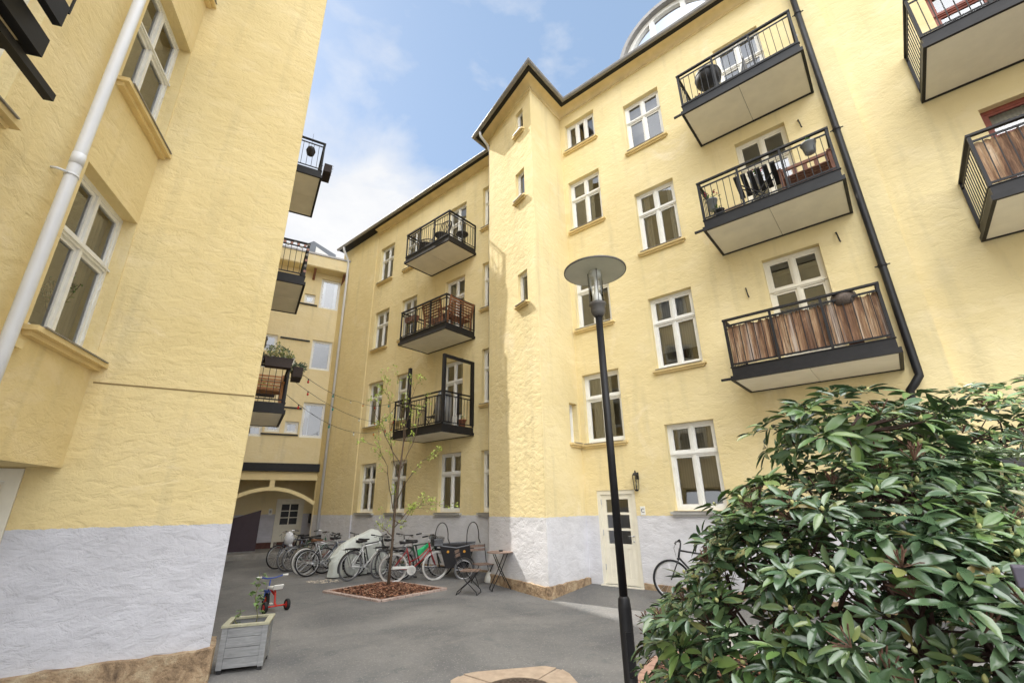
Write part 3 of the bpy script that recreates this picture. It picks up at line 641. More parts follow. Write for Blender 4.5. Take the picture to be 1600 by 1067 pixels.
# balconies round the corner
lb = [(3.62, 'lowest balcony round the corner with flower boxes'), (6.72, 'middle balcony round the corner'), (9.87, 'topmost balcony round the corner')]
TC = Fr(-.6, 0, 90)       # x along the recessed wall, y into the house
cw = []
for k, zf in enumerate((3.84, 6.94, 10.09)):
    cw += [(1.6, 2.6, zf+.8, zf+2.5, 0), (4.5, 5.5, zf+.02, zf+2.4, 1), (8.2, 9.2, zf+.8, zf+2.5, 0), (11.2, 12.2, zf+.8, zf+2.5, 0)]
for w in cw: window(left, Fr(-.6, 0, 90), *w[:4], rec=.02, sill=None if w[4] else 'y', door=bool(w[4]), transom=.66, rd=.5, rex=.05)
for z, l in lb: balcony(left, TC, 4.0, 6.0, z, 1.21, 2, 1, 1.16, label=l)
# steel balcony overhead at the top left
TAb = TA
f = MB(); zq = 4.56; yq = -.82; xq = -3.3
f.box(-8, xq, yq, yq+.07, zq, zq+.16, TA); f.box(xq-.07, xq, yq+.072, -.01, zq, zq+.16, TA); f.box(-8, xq-.10, yq-.1, yq-.05, zq+.2, zq+.38, TA)
f.box(-8, xq+.30, yq+.06, yq+.12, zq-.09, zq-.03, TA); f.box(-8, xq-.12, yq-.06, yq-.02, zq+.42, zq+.48, TA)
bb = f.build('overhead_balcony', M_iron, left); f = MB(); f.box(-8, xq-.072, yq+.072, -.01, zq+.03, zq+.05, TA); f.build('soffit_board', M_soff, bb)
f = MB()
for i in range(30): f.box(-8+i*.16, -7.988+i*.16, yq-.075, yq-.063, zq+.38, zq+1.3, TA)
f.box(-8, xq+.02, yq-.1, yq-.04, zq+1.3, zq+1.35, TA); f.build('balusters', M_iron, bb)
# ================================================================ THINGS IN THE YARD
GB, BE = 'parked bicycles', None
V3 = Vector
HM = lambda x, y, z: V3(Fr(M0[0], M0[1], AM)(x, y, z))           # house coordinates -> world
LM = lambda x, y, z: V3(Fr(-3.46, 5.894, 30.2)(x, y, z))         # near house coordinates -> world
AMR = R(AM)
# ---- street lamp
lp = thing('street_lamp', 'black post lamp with flat round shade and clear cylinder in the foreground', 'street lamp', (.865, 4.11, -.1))
f = MB(); f.lathe([(.075, -.1), (.075, .02), (.052, .03), (.052, 1.0), (.046, 1.07), (.034, 1.09)], n=24); f.build('post_base', M_iron, lp, True)
f = MB(); f.lathe([(.034, 1.08), (.034, 3.55)], n=20); f.build('pole', M_iron, lp, True)
f = MB(); f.box(-.02, .02, -.056, -.05, .55, .85); f.build('hatch', M_iron, lp)
M_collar = flat('grey_lamp_collar', (.10, .095, .09), .4, .1, 5)
f = MB(); f.lathe([(.04, 3.53), (.055, 3.55), (.072, 3.58), (.072, 3.64), (.085, 3.65), (.085, 3.675), (.0, 3.68)], n=24); f.build('collar', M_collar, lp, True)
f = MB(); f.lathe([(.069, 3.676), (.069, 4.02)], n=28); f.v and None; f.f = [q for q in f.f if len(q) == 4]; f.m = [0]*len(f.f); f.build('glass_cylinder', M_lampglass, lp, True)
f = MB(); f.lathe([(.0, 3.68), (.05, 3.685), (.045, 3.75), (.022, 3.80), (.016, 3.98)], n=16); f.build('lamp_bulb', flat('frosted_glass', (.8, .8, .78), .35, .03), lp, True)
f = MB(); f.lathe([(.055, 3.97), (.06, 4.0), (.06, 4.035), (.0, 4.04)], n=20); f.build('lamp_holder', M_white, lp, True)
M_shade = flat('olive_white_shade', (.70, .69, .55), .55, .12, 4)
f = MB(); f.lathe([(.0, 4.034), (.306, 4.028), (.312, 4.034), (.306, 4.042), (.10, 4.075), (.0, 4.082)], n=48); f.build('shade', M_shade, lp)
f = MB(); f.lathe([(.307, 4.026), (.316, 4.028), (.316, 4.042), (.307, 4.044), (.307, 4.026)], n=48); f.f = [q for q in f.f if len(q) == 4]; f.m = [0]*len(f.f); f.build('shade_rim', M_collar, lp)
for a in (30, 150, 270):
    f = MB(); f.tube([(.078*cos(R(a)), .078*sin(R(a)), 3.67), (.078*cos(R(a)), .078*sin(R(a)), 4.03)], .004, 6); f.build('rod', M_collar, lp)
# ---- wall lantern and house letter
wl = thing('wall_lantern', 'black wall lantern beside the cream entrance door', 'wall lamp', HM(-4.585, 0, 2.12), AMR)
f = MB(); f.lathe([(.03, -.20), (.05, -.17), (.055, -.16)], (0, -.11, 0), 6); f.lathe([(.075, .13), (.08, .145), (.05, .18), (.02, .2), (.015, .235), (0, .24)], (0, -.11, 0), 6)
for k in range(6):
    a = pi*k/3; f.tube([(.055*cos(a), -.11+.055*sin(a), -.16), (.075*cos(a), -.11+.075*sin(a), .13)], .006, 5)
f.box(-.02, .02, -.06, 0, .14, .17); f.box(-.03, .03, -.012, 0, .05, .2); f.build('lantern_body', M_blk, wl)
f = MB(); f.lathe([(.050, -.158), (.07, .128)], (0, -.11, 0), 6); f.f = [q for q in f.f if len(q) == 4]; f.m = [0]*6; f.build('lantern_glass', M_lampglass, wl)
f = MB(); f.lathe([(.0, -.09), (.025, -.08), (.03, -.03), (.0, .0)], (0, -.11, 0), 10); f.build('bulb', flat('warm_bulb', (.7, .62, .4), .4, .05), wl, True)
def text(name, s, size, mat, loc, rot, parent=None, ext=.002):
    cu = bpy.data.curves.new(name, 'FONT'); cu.body = s; cu.size = size; cu.extrude = ext; cu.align_x = 'CENTER'; cu.align_y = 'CENTER'
    o = bpy.data.objects.new(name, cu); COL.objects.link(o); cu.materials.append(mat)
    me = bpy.data.meshes.new_from_object(o.evaluated_get(bpy.context.evaluated_depsgraph_get())); me.materials.clear(); me.materials.append(mat)
    bpy.data.objects.remove(o); o = bpy.data.objects.new(name, me); COL.objects.link(o)
    o.location = loc; o.rotation_euler = rot; o.parent = parent; return o
sg = thing('letter_sign', 'small white sign with black letter C right of the entrance door', 'sign', HM(-4.545, -.004, 1.52), AMR)
f = MB(); f.box(-.055, .055, -.008, 0, -.09, .09); f.build('plate', M_white, sg, bevel=.002)
text('letter', 'C', .12, M_blk, (0, -.010, 0), (R(90), 0, 0), sg)
# ---- planter with young plant
FLp, FRp, BRp = [gnd(*q, .39) for q in ((348, 978), (420, 971.6), (396, 951))]
org = FLp.copy(); org[2] = -.1
ux = FRp-FLp; wX = float(np.linalg.norm(ux)); ang = atan2(ux[1], ux[0])
pb = thing('planter_box', 'grey board planter box with mossy rim beside the near house corner', 'planter', org, ang)
S = wX; h0, h1 = .05, .47
for x, y in ((0, 0), (S-.06, 0), (0, S-.06), (S-.06, S-.06)): f = MB(); f.box(x, x+.06, y, y+.06, .04, h1); f.build('corner_post', M_grayw, pb)
for k in range(4):
    z = h0+.105*k; f = MB(); f.box(.062, S-.062, .008, .03, z, z+.1); f.box(.062, S-.062, S-.03, S-.008, z, z+.1); f.box(.008, .03, .062, S-.062, z, z+.1); f.box(S-.03, S-.008, .062, S-.062, z, z+.1); f.build('board', M_grayw, pb)
f = MB(); e = .012; f.box(-e, S+e, -e, .055, h1, h1+.024); f.box(-e, S+e, S-.055, S+e, h1, h1+.024); f.box(-e, .055, .055, S-.055, h1, h1+.024); f.box(S-.055, S+e, .055, S-.055, h1, h1+.024); f.build('rim', M_oldw, pb)
for x in (.0, S-.07):
    for y in (.0, S-.07): f = MB(); f.box(x+.01, x+.06, y+.01, y+.06, -.0, .045); f.build('foot', M_blk, pb)
f = MB(); f.quad((.03, .03, .41), (S-.03, .03, .41), (S-.03, S-.03, .41), (.03, S-.03, .41)); f.build('soil', M_soil, pb)
f = MB(); f.box(.06, .15, .07, .075, .40, .465); f.build('liner', M_white, pb)
M_leafp = flat('pale_young_leaf', (.17, .27, .09), .5, .25, 20); M_leafp2 = flat('fresh_green_leaf', (.40, .50, .10), .5, .25, 20); M_stem = flat('green_stem', (.16, .16, .06), .7, .2)
def leafquad(b, p, d, n, L, wd):
    d = V3(d).normalized(); s = d.cross(V3(n)).normalized(); nn = s.cross(d); p = V3(p)
    b.add([p, p+d*L*.45+s*wd/2+nn*wd*.15, p+d*L-nn*L*.15, p+d*L*.45-s*wd/2+nn*wd*.15, p+d*L*.45], [(0, 1, 4), (1, 2, 4), (2, 3, 4), (3, 0, 4)])
def rv(s=1.): return V3((random.uniform(-s, s), random.uniform(-s, s), random.uniform(-s, s)))
def sprig(name, label, cat, base, h, n, L, lean=(0, 0), mats=None, group=None):
    o = thing(name, label, cat, base, 0, group); mats = mats or M_leafp
    s = MB(); P = [V3((lean[0]*h*t*t+.02*sin(9*t), lean[1]*h*t*t+.02*cos(7*t), h*t)) for t in np.linspace(0, 1, 7)]; s.tube(P, [.006*(1-.6*t) for t in np.linspace(0, 1, 7)], 5); s.build('stem', M_stem, o)
    b = MB()
    for k in range(n):
        t = random.uniform(.25, 1); i = min(5, int(t*6)); q = P[i].lerp(P[i+1], t*6-i); a = random.uniform(0, 2*pi); d = V3((cos(a), sin(a), random.uniform(-.3, .5)))
        e = q+d*L*.6; s2 = e; 
        for m in range(3): leafquad(b, q.lerp(e, .5+.25*m), d+rv(.6), (0, 0, 1), L*random.uniform(.6, 1), L*.55)
    b.build('leaves', mats, o); return o
Pw = lambda x, y, z: (org[0]+x*cos(ang)-y*sin(ang), org[1]+x*sin(ang)+y*cos(ang), -.1+z)
sprig('young_maple', 'tall thin seedling with pale leaves growing in the grey planter', 'plant', Pw(.30, .30, .41), .62, 22, .085, (-.12, .03))
sprig('small_weed', 'low green weed in the near left corner of the planter', 'plant', Pw(.11, .18, .41), .22, 9, .05)
# ---- tricycle
M_trired = flat('glossy_red_paint', (.55, .03, .02), .3, .1, 5); M_blue = flat('blue_paint', (.03, .07, .30), .35, .1, 5); M_wplast = flat('white_plastic', (.78, .78, .75), .4, .04, 5)
tr = thing('tricycle', 'red childs tricycle with blue handlebar and white seat on the asphalt', 'tricycle', (-4.47, 9.49, -.1), R(138))
def wheel_simple(parent, c, r, w, mat_in):
    f = MB(); f.lathe([(r*.62, -w/2), (r*.95, -w/2), (r, -w*.25), (r, w*.25), (r*.95, w/2), (r*.62, w/2)], c, 24, axis='y'); f.f = [q for q in f.f if len(q) == 4]; f.m = [0]*len(f.f)
    o = f.build('wheel', M_rub, parent, True); f = MB(); f.lathe([(.0, -w*.46), (r*.3, -w*.55), (r*.63, -w*.35), (r*.63, w*.35), (r*.3, w*.55), (0, w*.46)], c, 20, axis='y'); f.build('rim', mat_in, o, True); return o
wheel_simple(tr, (0, .2, .095), .095, .05, M_trired); wheel_simple(tr, (0, -.2, .095), .095, .05, M_trired); fw = wheel_simple(tr, (.50, .0, .13), .13, .045, M_trired)
f = MB(); f.tube([(0, -.2, .095), (0, .2, .095)], .013, 8); f.tube([(0, 0, .095), (.08, 0, .13), (.12, 0, .3), (.16, 0, .36)], .018, 8); f.tube([(.12, 0, .26), (.36, 0, .34), (.43, 0, .36)], .018, 8); f.build('frame', M_trired, tr, True)
f = MB(); f.tube([(.50, .045, .13), (.475, .045, .27), (.45, 0, .3), (.42, 0, .5)], .012, 8); f.tube([(.50, -.045, .13), (.475, -.045, .27), (.45, 0, .3)], .012, 8); f.tube([(.36, -.21, .56), (.42, -.06, .52), (.42, .06, .52), (.36, .21, .56)], .012, 8); f.build('handlebar', M_blue, tr, True)
for s_ in (-1, 1):
    f = MB(); f.tube([(.36, s_*.2, .56), (.33, s_*.29, .565)], .018, 8); f.build('grip', M_wplast, tr, True)
    f = MB(); f.box(.46, .54, s_*.10-.03, s_*.10+.03, .13+s_*.07-.012, .13+s_*.07+.012); f.build('pedal', M_wplast, tr, bevel=.006)
f = MB(); f.prism([(.02, .36), (.28, .36), (.30, .40), (.06, .41), (.0, .45), (-.02, .44)], -.09, .09); f.build('seat', M_wplast, tr, bevel=.015)
f = MB(); f.prism([(.40, .27), (.60, .27), (.57, .31), (.43, .31)], -.035, .035); f.build('mudguard', M_blue, tr, bevel=.008)
# ---- tree bed
bed = [(-10.65, -3.79), (-8.64, -3.68), (-8.58, -1.99), (-10.6, -2.08)]
f = MB()
for k in range(4):
    a, b = V3(bed[k]+(0,)), V3(bed[(k+1) % 4]+(0,)); n = 9; d = (b-a)/n
    for i in range(n):
        p, q = a+d*(i+.03), a+d*(i+.97); f.obox((p.x, p.y, -.085), (q.x, q.y, -.085), .10, .05)
tag(f.build('bed_edging', flat('pinkish_setts', (.40, .31, .27), .85, .25, 8, .4), None, loc=(M0[0], M0[1], 0), rz=AMR, bevel=.006), None, kind='structure')
def bark_mat():
    t = NT('bark_chips'); g = t.n('NewGeometry').outputs['Random Per Island']
    return t.fin(t.ramp(g, [(0., (.05, .022, .015)), (.35, (.15, .06, .035)), (.7, (.27, .12, .065)), (1., (.40, .24, .15))]), .85)
M_bark = bark_mat()
def chips(name, label_none, n, sampler, hfun, size=.05):
    b = MB()
    for i in range(n):
        x, y = sampler(); z = hfun(x, y)+random.uniform(0, .02); d = rv(1).normalized(); d.z *= .35; s_ = d.cross(V3((0, 0, 1))+rv(.5)).normalized(); L = size*random.uniform(.5, 1.3); w = L*random.uniform(.25, .5); p = V3((x, y, z))
        u = d.cross(s_)*w*.3
        b.add([p-d*L-s_*w, p+d*L-s_*w*.6, p+d*L*.8+s_*w, p-d*L*.9+s_*w, p+u], [(0, 1, 4), (1, 2, 4), (2, 3, 4), (3, 0, 4)])
    return b
def bedpt():
    u, v = random.uniform(.02, .98), random.uniform(.02, .98)
    a = [bed[0][i]*(1-u)+bed[1][i]*u for i in (0, 1)]; b = [bed[3][i]*(1-u)+bed[2][i]*u for i in (0, 1)]
    return a[0]*(1-v)+b[0]*v, a[1]*(1-v)+b[1]*v
def bedh(x, y):
    u = (x+9.62)/1.0; v = (y+2.9)/.85; return -.09+.10*max(0, 1-u*u)*max(0, 1-v*v)
b = chips('', None, 5200, bedpt, bedh, .035)
n = 12; gv = []
for j in range(n+1):
    for i in range(n+1):
        u, v = i/n, j/n; a = [bed[0][k]*(1-u)+bed[1][k]*u for k in (0, 1)]; c_ = [bed[3][k]*(1-u)+bed[2][k]*u for k in (0, 1)]
        x, y = a[0]*(1-v)+c_[0]*v, a[1]*(1-v)+c_[1]*v; gv.append((x, y, bedh(x, y)))
b.add(gv, [(j*(n+1)+i, j*(n+1)+i+1, (j+1)*(n+1)+i+1, (j+1)*(n+1)+i) for j in range(n) for i in range(n)], 1)
tag(b.build('bark_mulch', [M_bark, M_soil], None, loc=(M0[0], M0[1], 0), rz=AMR), 'red-brown bark mulch in the square tree bed', 'mulch', kind='stuff')
# ---- sapling
def bark2():
    t = NT('sapling_bark'); c = t.coord((1, 1, .3)); n = t.noise(c, 30, 4)
    return t.fin(t.mix(n, (.035, .022, .018), (.17, .12, .075)), .85, t.bump(n, .6, .004))
M_twig = bark2()
tb = V3((-2.93, 11.55, -.02)); rel = lambda x, y, z: V3((x, y, z))-tb
tree = thing('young_tree', 'slender young tree with first light green leaves standing in the bark bed', 'tree', tb)
trunk = [rel(-2.93, 11.55, -.05), rel(-2.91, 11.56, .72), rel(-2.90, 11.56, 1.56), rel(-2.85, 11.57, 2.45), rel(-2.80, 11.59, 3.23), rel(-2.83, 11.58, 3.89), rel(-2.76, 11.6, 4.5), rel(-2.72, 11.6, 5.0)]
f = MB(); f.tube(trunk, [.038, .031, .028, .025, .020, .014, .009, .004], 8); f.build('trunk', M_twig, tree, True)
br = MB(); tips = []
def branch(P, r0):
    P = [V3(q) for q in P]; Q = [P[0]]
    for a, b_ in zip(P, P[1:]):
        for k in (1, 2, 3): Q.append(a.lerp(b_, k/3)+rv(.018))
    br.tube(Q, [r0*(1-.85*i/(len(Q)-1)) for i in range(len(Q))], 5)
    for i in range(2, len(Q)):
        if random.random() < .75:
            d = ((Q[i]-Q[i-1]).normalized()+rv(.9)).normalized(); L = random.uniform(.15, .45); e = Q[i]+d*L+V3((0, 0, .08)); br.tube([Q[i], Q[i].lerp(e, .5)+rv(.02), e], [.005, .004, .002], 4); tips.append((e, d)); tips.append((Q[i].lerp(e, .55), d))
    tips.append((Q[-1], (Q[-1]-Q[-2]).normalized()))
B = [[(-2.90, 11.56, 1.5), (-3.05, 11.45, 2.1), (-3.13, 11.5, 2.6), (-3.4, 11.42, 3.1), (-3.75, 11.3, 3.25)], [(-2.86, 11.57, 2.3), (-3.05, 11.6, 2.9), (-3.15, 11.5, 3.6), (-3.2, 11.45, 4.3), (-3.38, 11.43, 4.75)],
     [(-2.9, 11.56, 1.75), (-2.6, 11.4, 2.3), (-2.32, 11.69, 2.76), (-1.95, 11.77, 3.05)], [(-2.85, 11.57, 2.5), (-2.6, 11.8, 3.2), (-2.46, 11.66, 3.9), (-2.3, 11.71, 4.5)], [(-2.9, 11.56, 1.2), (-2.6, 11.75, 1.6), (-2.3, 11.7, 1.7), (-1.85, 11.78, 1.72)],
     [(-2.8, 11.59, 3.2), (-2.7, 11.4, 3.7), (-2.6, 11.35, 4.3), (-2.5, 11.5, 4.9)], [(-2.84, 11.57, 2.7), (-3.2, 11.75, 3.2), (-3.5, 11.6, 3.8), (-3.72, 11.4, 4.3)], [(-2.9, 11.56, 1.0), (-3.1, 11.7, 1.15), (-3.3, 11.6, 1.3)], [(-2.82, 11.58, 3.6), (-2.95, 11.5, 4.2), (-3.0, 11.55, 4.8)], [(-2.9, 11.55, 1.4), (-2.65, 11.3, 1.3), (-2.45, 11.2, 1.55)]]
for P in B: branch([rel(*q) for q in P], .014)
br.build('branches', M_twig, tree, True)
lv_ = MB()
for e, d in tips:
    if e.z < 1.2 and random.random() < .45: continue
    for k in range(random.randint(6, 13)): leafquad(lv_, e+rv(.07), d*.6+rv(.9)+V3((0, 0, .2)), rv(1)+V3((0, 0, 1)), random.uniform(.05, .09), random.uniform(.028, .042))
lv_.build('leaves', M_leafp2, tree)
# ---- manhole with stone surround, drain patch
mc = V3(at(805, 1075, 5.75)); mc = V3((.0, 5.52, -.1))
f = MB(); n = 10
ring = [(.62, 50), (.62, 130), (.62, 230), (.62, 310)]
for k in range(4):
    a0, a1 = R(90*k+48), R(90*k+132); i0 = []; o0 = []
    for t in np.linspace(a0, a1, 9):
        i0.append((.38*cos(t), .38*sin(t))); q = max(abs(cos(t-R(3))), abs(sin(t-R(3)))); r = min(.66/q, .80)*1.0; o0.append((r*cos(t), r*sin(t)))
    f.slab(i0[::-1]+o0, -.02, .012)
for k in range(4):
    t0, t1 = R(90*k+133), R(90*k+137); P = [(.38*cos(t0), .38*sin(t0)), (.79*cos(t0), .79*sin(t0)), (.79*cos(t1), .79*sin(t1)), (.38*cos(t1), .38*sin(t1))]; f.slab(P, -.02, .006)
f.build
tag(f.build('manhole_surround', flat('tan_granite_slabs', (.42, .325, .24), .85, .22, 9, .5), None, loc=mc, rz=R(8), bevel=.005), 'square tan granite slabs framing the round iron manhole cover', 'kerb slabs')
f = MB(); f.lathe([(.0, .0), (.37, .0), (.372, .008), (.0, .009)], n=40)
for i in range(-7, 8):
    for j in range(-7, 8):
        x, y = i*.052+(j % 2)*.026, j*.052
        if x*x+y*y < .33**2: f.box(x-.017, x+.017, y-.017, y+.017, .0091, .015)
tag(f.build('manhole_cover', flat('rusty_cast_iron', (.10, .075, .06), .6, .3, 9, .3, .5, .5), None, loc=mc+V3((0, 0, .0))), 'round cast iron manhole cover in its granite frame', 'manhole cover')
f = MB(); dc = V3((-5.0, 13.0, -.098))
for i in range(90): a = random.uniform(0, 2*pi); r = sqrt(random.random()); x, y = .42*r*cos(a), .30*r*sin(a); s_ = random.uniform(.014, .03); f.lathe([(s_, 0), (s_*.8, s_*.35), (0, s_*.4)], (x, y, 0), 6)
tag(f.build('gravel_patch', flat('pale_gravel', (.48, .42, .34), .9, .3, 20), None, loc=dc), 'patch of pale pebbles round a drain in the asphalt', 'gravel', kind='stuff')
# ---- bistro set
def chair(loc, rz, label):
    o = thing('folding_chair', label, 'chair', loc, rz, 'brown folding bistro chairs')    # x forward
    for k in range(5):
        f = MB(); x = -.17+k*.085; f.box(x-.034, x+.034, -.2, .2, .445, .46); f.build('seat_slat', M_grayb, o)
    for z, t in ((.72, .06), (.80, .06)):
        f = MB(); f.box(-.30-(z-.7)*.25, -.285-(z-.7)*.25, -.2, .2, z, z+t); f.build('back_slat', M_grayb, o)
    for s_ in (-1, 1):
        f = MB(); f.tube([(.20, s_*.205, .0), (.18, s_*.205, .06), (-.05, s_*.205, .27), (-.23, s_*.205, .5), (-.32, s_*.205, .87)], .010, 6); f.build('leg', M_iron, o, True)
        f = MB(); f.tube([(-.26, s_*.185, .0), (-.24, s_*.185, .06), (.0, s_*.185, .25), (.17, s_*.185, .44)], .010, 6); f.build('leg', M_iron, o, True)
    f = MB(); f.tube([(.2, -.2, .01), (.2, .2, .01)], .008, 6); f.build('stretcher', M_iron, o); f = MB(); f.tube([(-.26, -.18, .01), (-.26, .18, .01)], .008, 6); f.build('stretcher', M_iron, o)
M_grayb = wood('weathered_brown_slats', (.13, .085, .065), (.27, .19, .15), (1, 6, 1))
chair((-1.0, 10.95, -.1), R(-8), 'folding slatted chair nearest the camera with its back to the cargo bike')
chair((-.80, 12.02, -.1), R(-60), 'folding slatted chair behind the round table by the wall')
tb_ = thing('bistro_table', 'small round folding table with crossed black legs by the tower', 'table', (-.36, 11.3, -.1), R(15))
f = MB(); f.lathe([(0, .765), (.30, .765), (.305, .775), (.30, .785), (0, .786)], n=32); f.build('table_top', M_grayb, tb_)
for s_ in (-1, 1):
    f = MB(); f.tube([(-.22, s_*.14, 0), (-.2, s_*.14, .06), (-.02, s_*.14, .38), (.14, s_*.14, .74), (.15, s_*.14, .764)], .010, 6); f.build('leg', M_iron, tb_, True)
    f = MB(); f.tube([(.22, s_*.12, 0), (.2, s_*.12, .06), (.02, s_*.12, .38), (-.14, s_*.12, .74), (-.15, s_*.12, .764)], .010, 6); f.build('leg', M_iron, tb_, True)
for x in (-.22, .22): f = MB(); f.tube([(x, -.13, .03), (x, .13, .03)], .007, 6); f.build('stretcher', M_iron, tb_)
f = MB(); f.lathe([(0, 0), (.045, 0), (.05, .03), (.04, .03), (.035, .01), (0, .01)], n=16); tag(f.build('ashtray', M_blk, None, True, loc=(-.34, 11.32, .687)), 'small black ashtray on the round bistro table', 'ashtray')
f = MB()
pr = [(0, 0), (.12, .0), (.16, .06), (.15, .16), (.08, .26), (.03, .3), (.05, .36), (0, .36)]
f.lathe(pr, n=14); f.v = [(x*(1+.15*sin(9*z+x*20)), y*.8*(1+.12*cos(13*z+y*18)), z) for x, y, z in f.v]
tag(f.build('plastic_bag', flat('translucent_white_bag', (.72, .72, .68), .5, .1, 8), None, True, loc=(-.62, 12.15, -.1)), 'crumpled white bag on the ground behind the bistro table', 'bag')
# ---- string lights
def wire(name, label, P, bulbs, sag):
    o = thing(name, label, 'string lights', P[0], 0, 'string lights over the yard'); pts = []; P = [V3(q) for q in P]
    for a, b_ in zip(P, P[1:]):
        for k in range(13): t = k/12; q = a.lerp(b_, t); q = q-V3((0, 0, sag*4*t*(1-t))); pts.append(q-P[0])
    f = MB(); f.tube(pts, .006, 5); f.build('cable', M_blk, o)
    for i in range(bulbs):
        q = pts[int((i+.6)/bulbs*(len(pts)-1))]; col = [(.5, .04, .03), (.03, .25, .2), (.75, .72, .6), (.55, .22, .05)][i % 4]
        if col not in BM: BM[col] = flat('bulb_colour', col, .2, .05)
        f = MB(); f.lathe([(.015, 0), (.017, -.035), (.0, -.035)], q, 8); s_ = f.build('socket', M_blk, o); f = MB(); f.lathe([(.012, -.035), (.026, -.07), (.027, -.085), (.016, -.11), (0, -.115)], q, 10); f.build('bulb', BM[col], o, True)
BM = {}
e1, e2 = LM(.6, 4.05, 4.70), LM(.6, 4.3, 4.1); r1 = HM(-12.0, -1.25, 4.87)
wire('string_lights', 'upper string of lights from the flower-box balcony to the yard balcony', [e1, HM(-15.9, -.3, 5.6), r1], 6, .16)
wire('string_lights', 'middle string of lights sagging below the upper string', [LM(.6, 5.0, 4.7), HM(-14.9, -.1, 4.7), r1+V3((0, 0, -.1))], 7, .2)
wire('string_lights', 'lowest string of coloured bulbs starting at the balcony floor', [e2, HM(-14.2, -.1, 4.35), r1+V3((0, 0, -.25))], 9, .42)
# ================================================================ THINGS ON THE BALCONIES
def on(T, name, label, cat, x, y, z, rz=0, group=None):
    p = T(x, y, z); return thing(name, label, cat, p, {id(HM): AMR, id(LM): R(30.2)}[id(T)]+rz, group)
def pot(T, x, y, z, label, r=.12, h=.22, col=None, fl=None, n=40, spread=.2, leafm=None, up=.25):
    o = on(T, 'flower_pot', label, 'potted plant', x, y, z)
    f = MB(); f.lathe([(r*.75, 0), (r, h), (r*1.08, h), (r*1.08, h*.9), (r*.9, h*.9), (0, h*.88)], n=14); f.build('pot', col or M_collar, o, True)
    b = MB()
    for i in range(n): d = (rv(1)+V3((0, 0, .9))).normalized(); q = V3((0, 0, h))+V3((d.x, d.y, d.z*up/.25))*spread*random.uniform(.15, 1); leafquad(b, q, d+rv(.6), (0, 0, 1), .07, .035)
    b.build('foliage', leafm or M_leafp, o)
    if fl:
        b = MB()
        for i in range(n//2): d = (rv(1)+V3((0, 0, 1.1))).normalized(); q = V3((0, 0, h))+d*spread*random.uniform(.7, 1.1); leafquad(b, q, d+rv(.8), rv(1), .05, .045)
        b.build('flowers', fl, o)
    return o
M_flr = flat('dark_red_petals', (.30, .02, .035), .5, .3, 20); M_gpot = flat('grey_zinc_pot', (.28, .30, .32), .5, .15, 6)
F3, F2, F1 = 10.085, 7.035, 3.925
bq = on(HM, 'kettle_barbecue', 'black kettle barbecue on the top right balcony', 'barbecue', -1.38, -.92, F3)
f = MB(); f.lathe([(0, .50), (.16, .53), (.26, .62), (.285, .74), (.285, .76)], n=24); f.build('bowl', M_blk, bq, True); f = MB(); f.lathe([(.29, .76), (.27, .86), (.18, .95), (.05, .99), (0, .99)], n=24); f.build('lid', M_blk, bq, True)
for a in (90, 210, 330): f = MB(); f.tube([(.17*cos(R(a)), .17*sin(R(a)), .55), (.26*cos(R(a)), .26*sin(R(a)), .0)], .012, 6); f.build('leg', M_blk, bq)
f = MB(); f.tube([(-.05, 0, .99), (-.05, 0, 1.03), (.05, 0, 1.03), (.05, 0, .99)], .012, 6); f.build('handle', M_blk, bq)
pot(HM, -1.72, -.45, F3+.02, 'red flowering plant behind the kettle barbecue on the top right balcony', .14, .55, M_collar, M_flr, 50, .24)
def fold(T, x, y, z, rz, label, mat, fm):
    o = on(T, 'folding_chair', label, 'chair', x, y, z, rz)
    f = MB(); f.box(-.2, .2, -.2, .2, .43, .45); f.build('seat', mat, o); f = MB(); f.prism([(-.22, .5), (-.20, .5), (-.30, .95), (-.32, .95)], -.2, .2); f.build('backrest', mat, o)
    for s_ in (-1, 1):
        f = MB(); f.tube([(.2, s_*.21, 0), (-.2, s_*.21, .5), (-.31, s_*.21, .95)], .012, 6); f.build('leg', fm, o); f = MB(); f.tube([(-.22, s_*.21, 0), (.2, s_*.21, .44)], .012, 6); f.build('leg', fm, o)
M_grayf = flat('grey_fabric', (.20, .21, .23), .8, .15, 20)
fold(HM, -.95, -.55, F3, R(180), 'grey folding chair beside the door of the top right balcony', M_grayf, M_ironw)
fold(HM, .02, -.45, F3, R(200), 'folding chair with brown seat at the right end of the top right balcony', M_brownw, M_chrome)
# middle right
o = on(HM, 'slatted_folding_table', 'black slatted folding table leaning on the railing of the middle right balcony', 'table', -.92, -1.0, F2, R(0))
for k in range(6): f = MB(); x = -.33+k*.13; f.prism([(x-.04, .60), (x+.05, .60), (x+.05, .63), (x-.04, .63)], -.22, .22); f.v = [(a, b_, c_+ -.55*b_) for a, b_, c_ in f.v]; f.build('slat', M_blk, o)
for s_ in (-1, 1):
    f = MB(); f.tube([(-.28, s_*.1, 0), (.28, s_*.1, .6)], .012, 6); f.build('leg', M_blk, o); f = MB(); f.tube([(.28, s_*.08, 0), (-.28, s_*.08, .6)], .012, 6); f.build('leg', M_blk, o)
pot(HM, -.92, -.82, F2+.66, 'white pot of dark red flowers on the black slatted table', .10, .16, M_wplast, M_flr, 40, .17)
pot(HM, -1.83, -.85, F2+.45, 'grey metal pot with reddish plant hung at the left end of the middle right balcony', .11, .24, M_gpot, M_flr, 26, .2)
pot(HM, -1.7, -.95, F2+.02, 'small dark pot on the floor below the hung grey pot', .10, .3, M_blk, None, 14, .12)
pot(HM, .02, -1.18, F2+.62, 'pale grey hanging pot at the right end of the middle right balcony', .12, .2, M_gpot, None, 16, .14)
o = on(HM, 'wooden_stool', 'low pale wooden stool on the middle right balcony', 'stool', -1.42, -.85, F2)
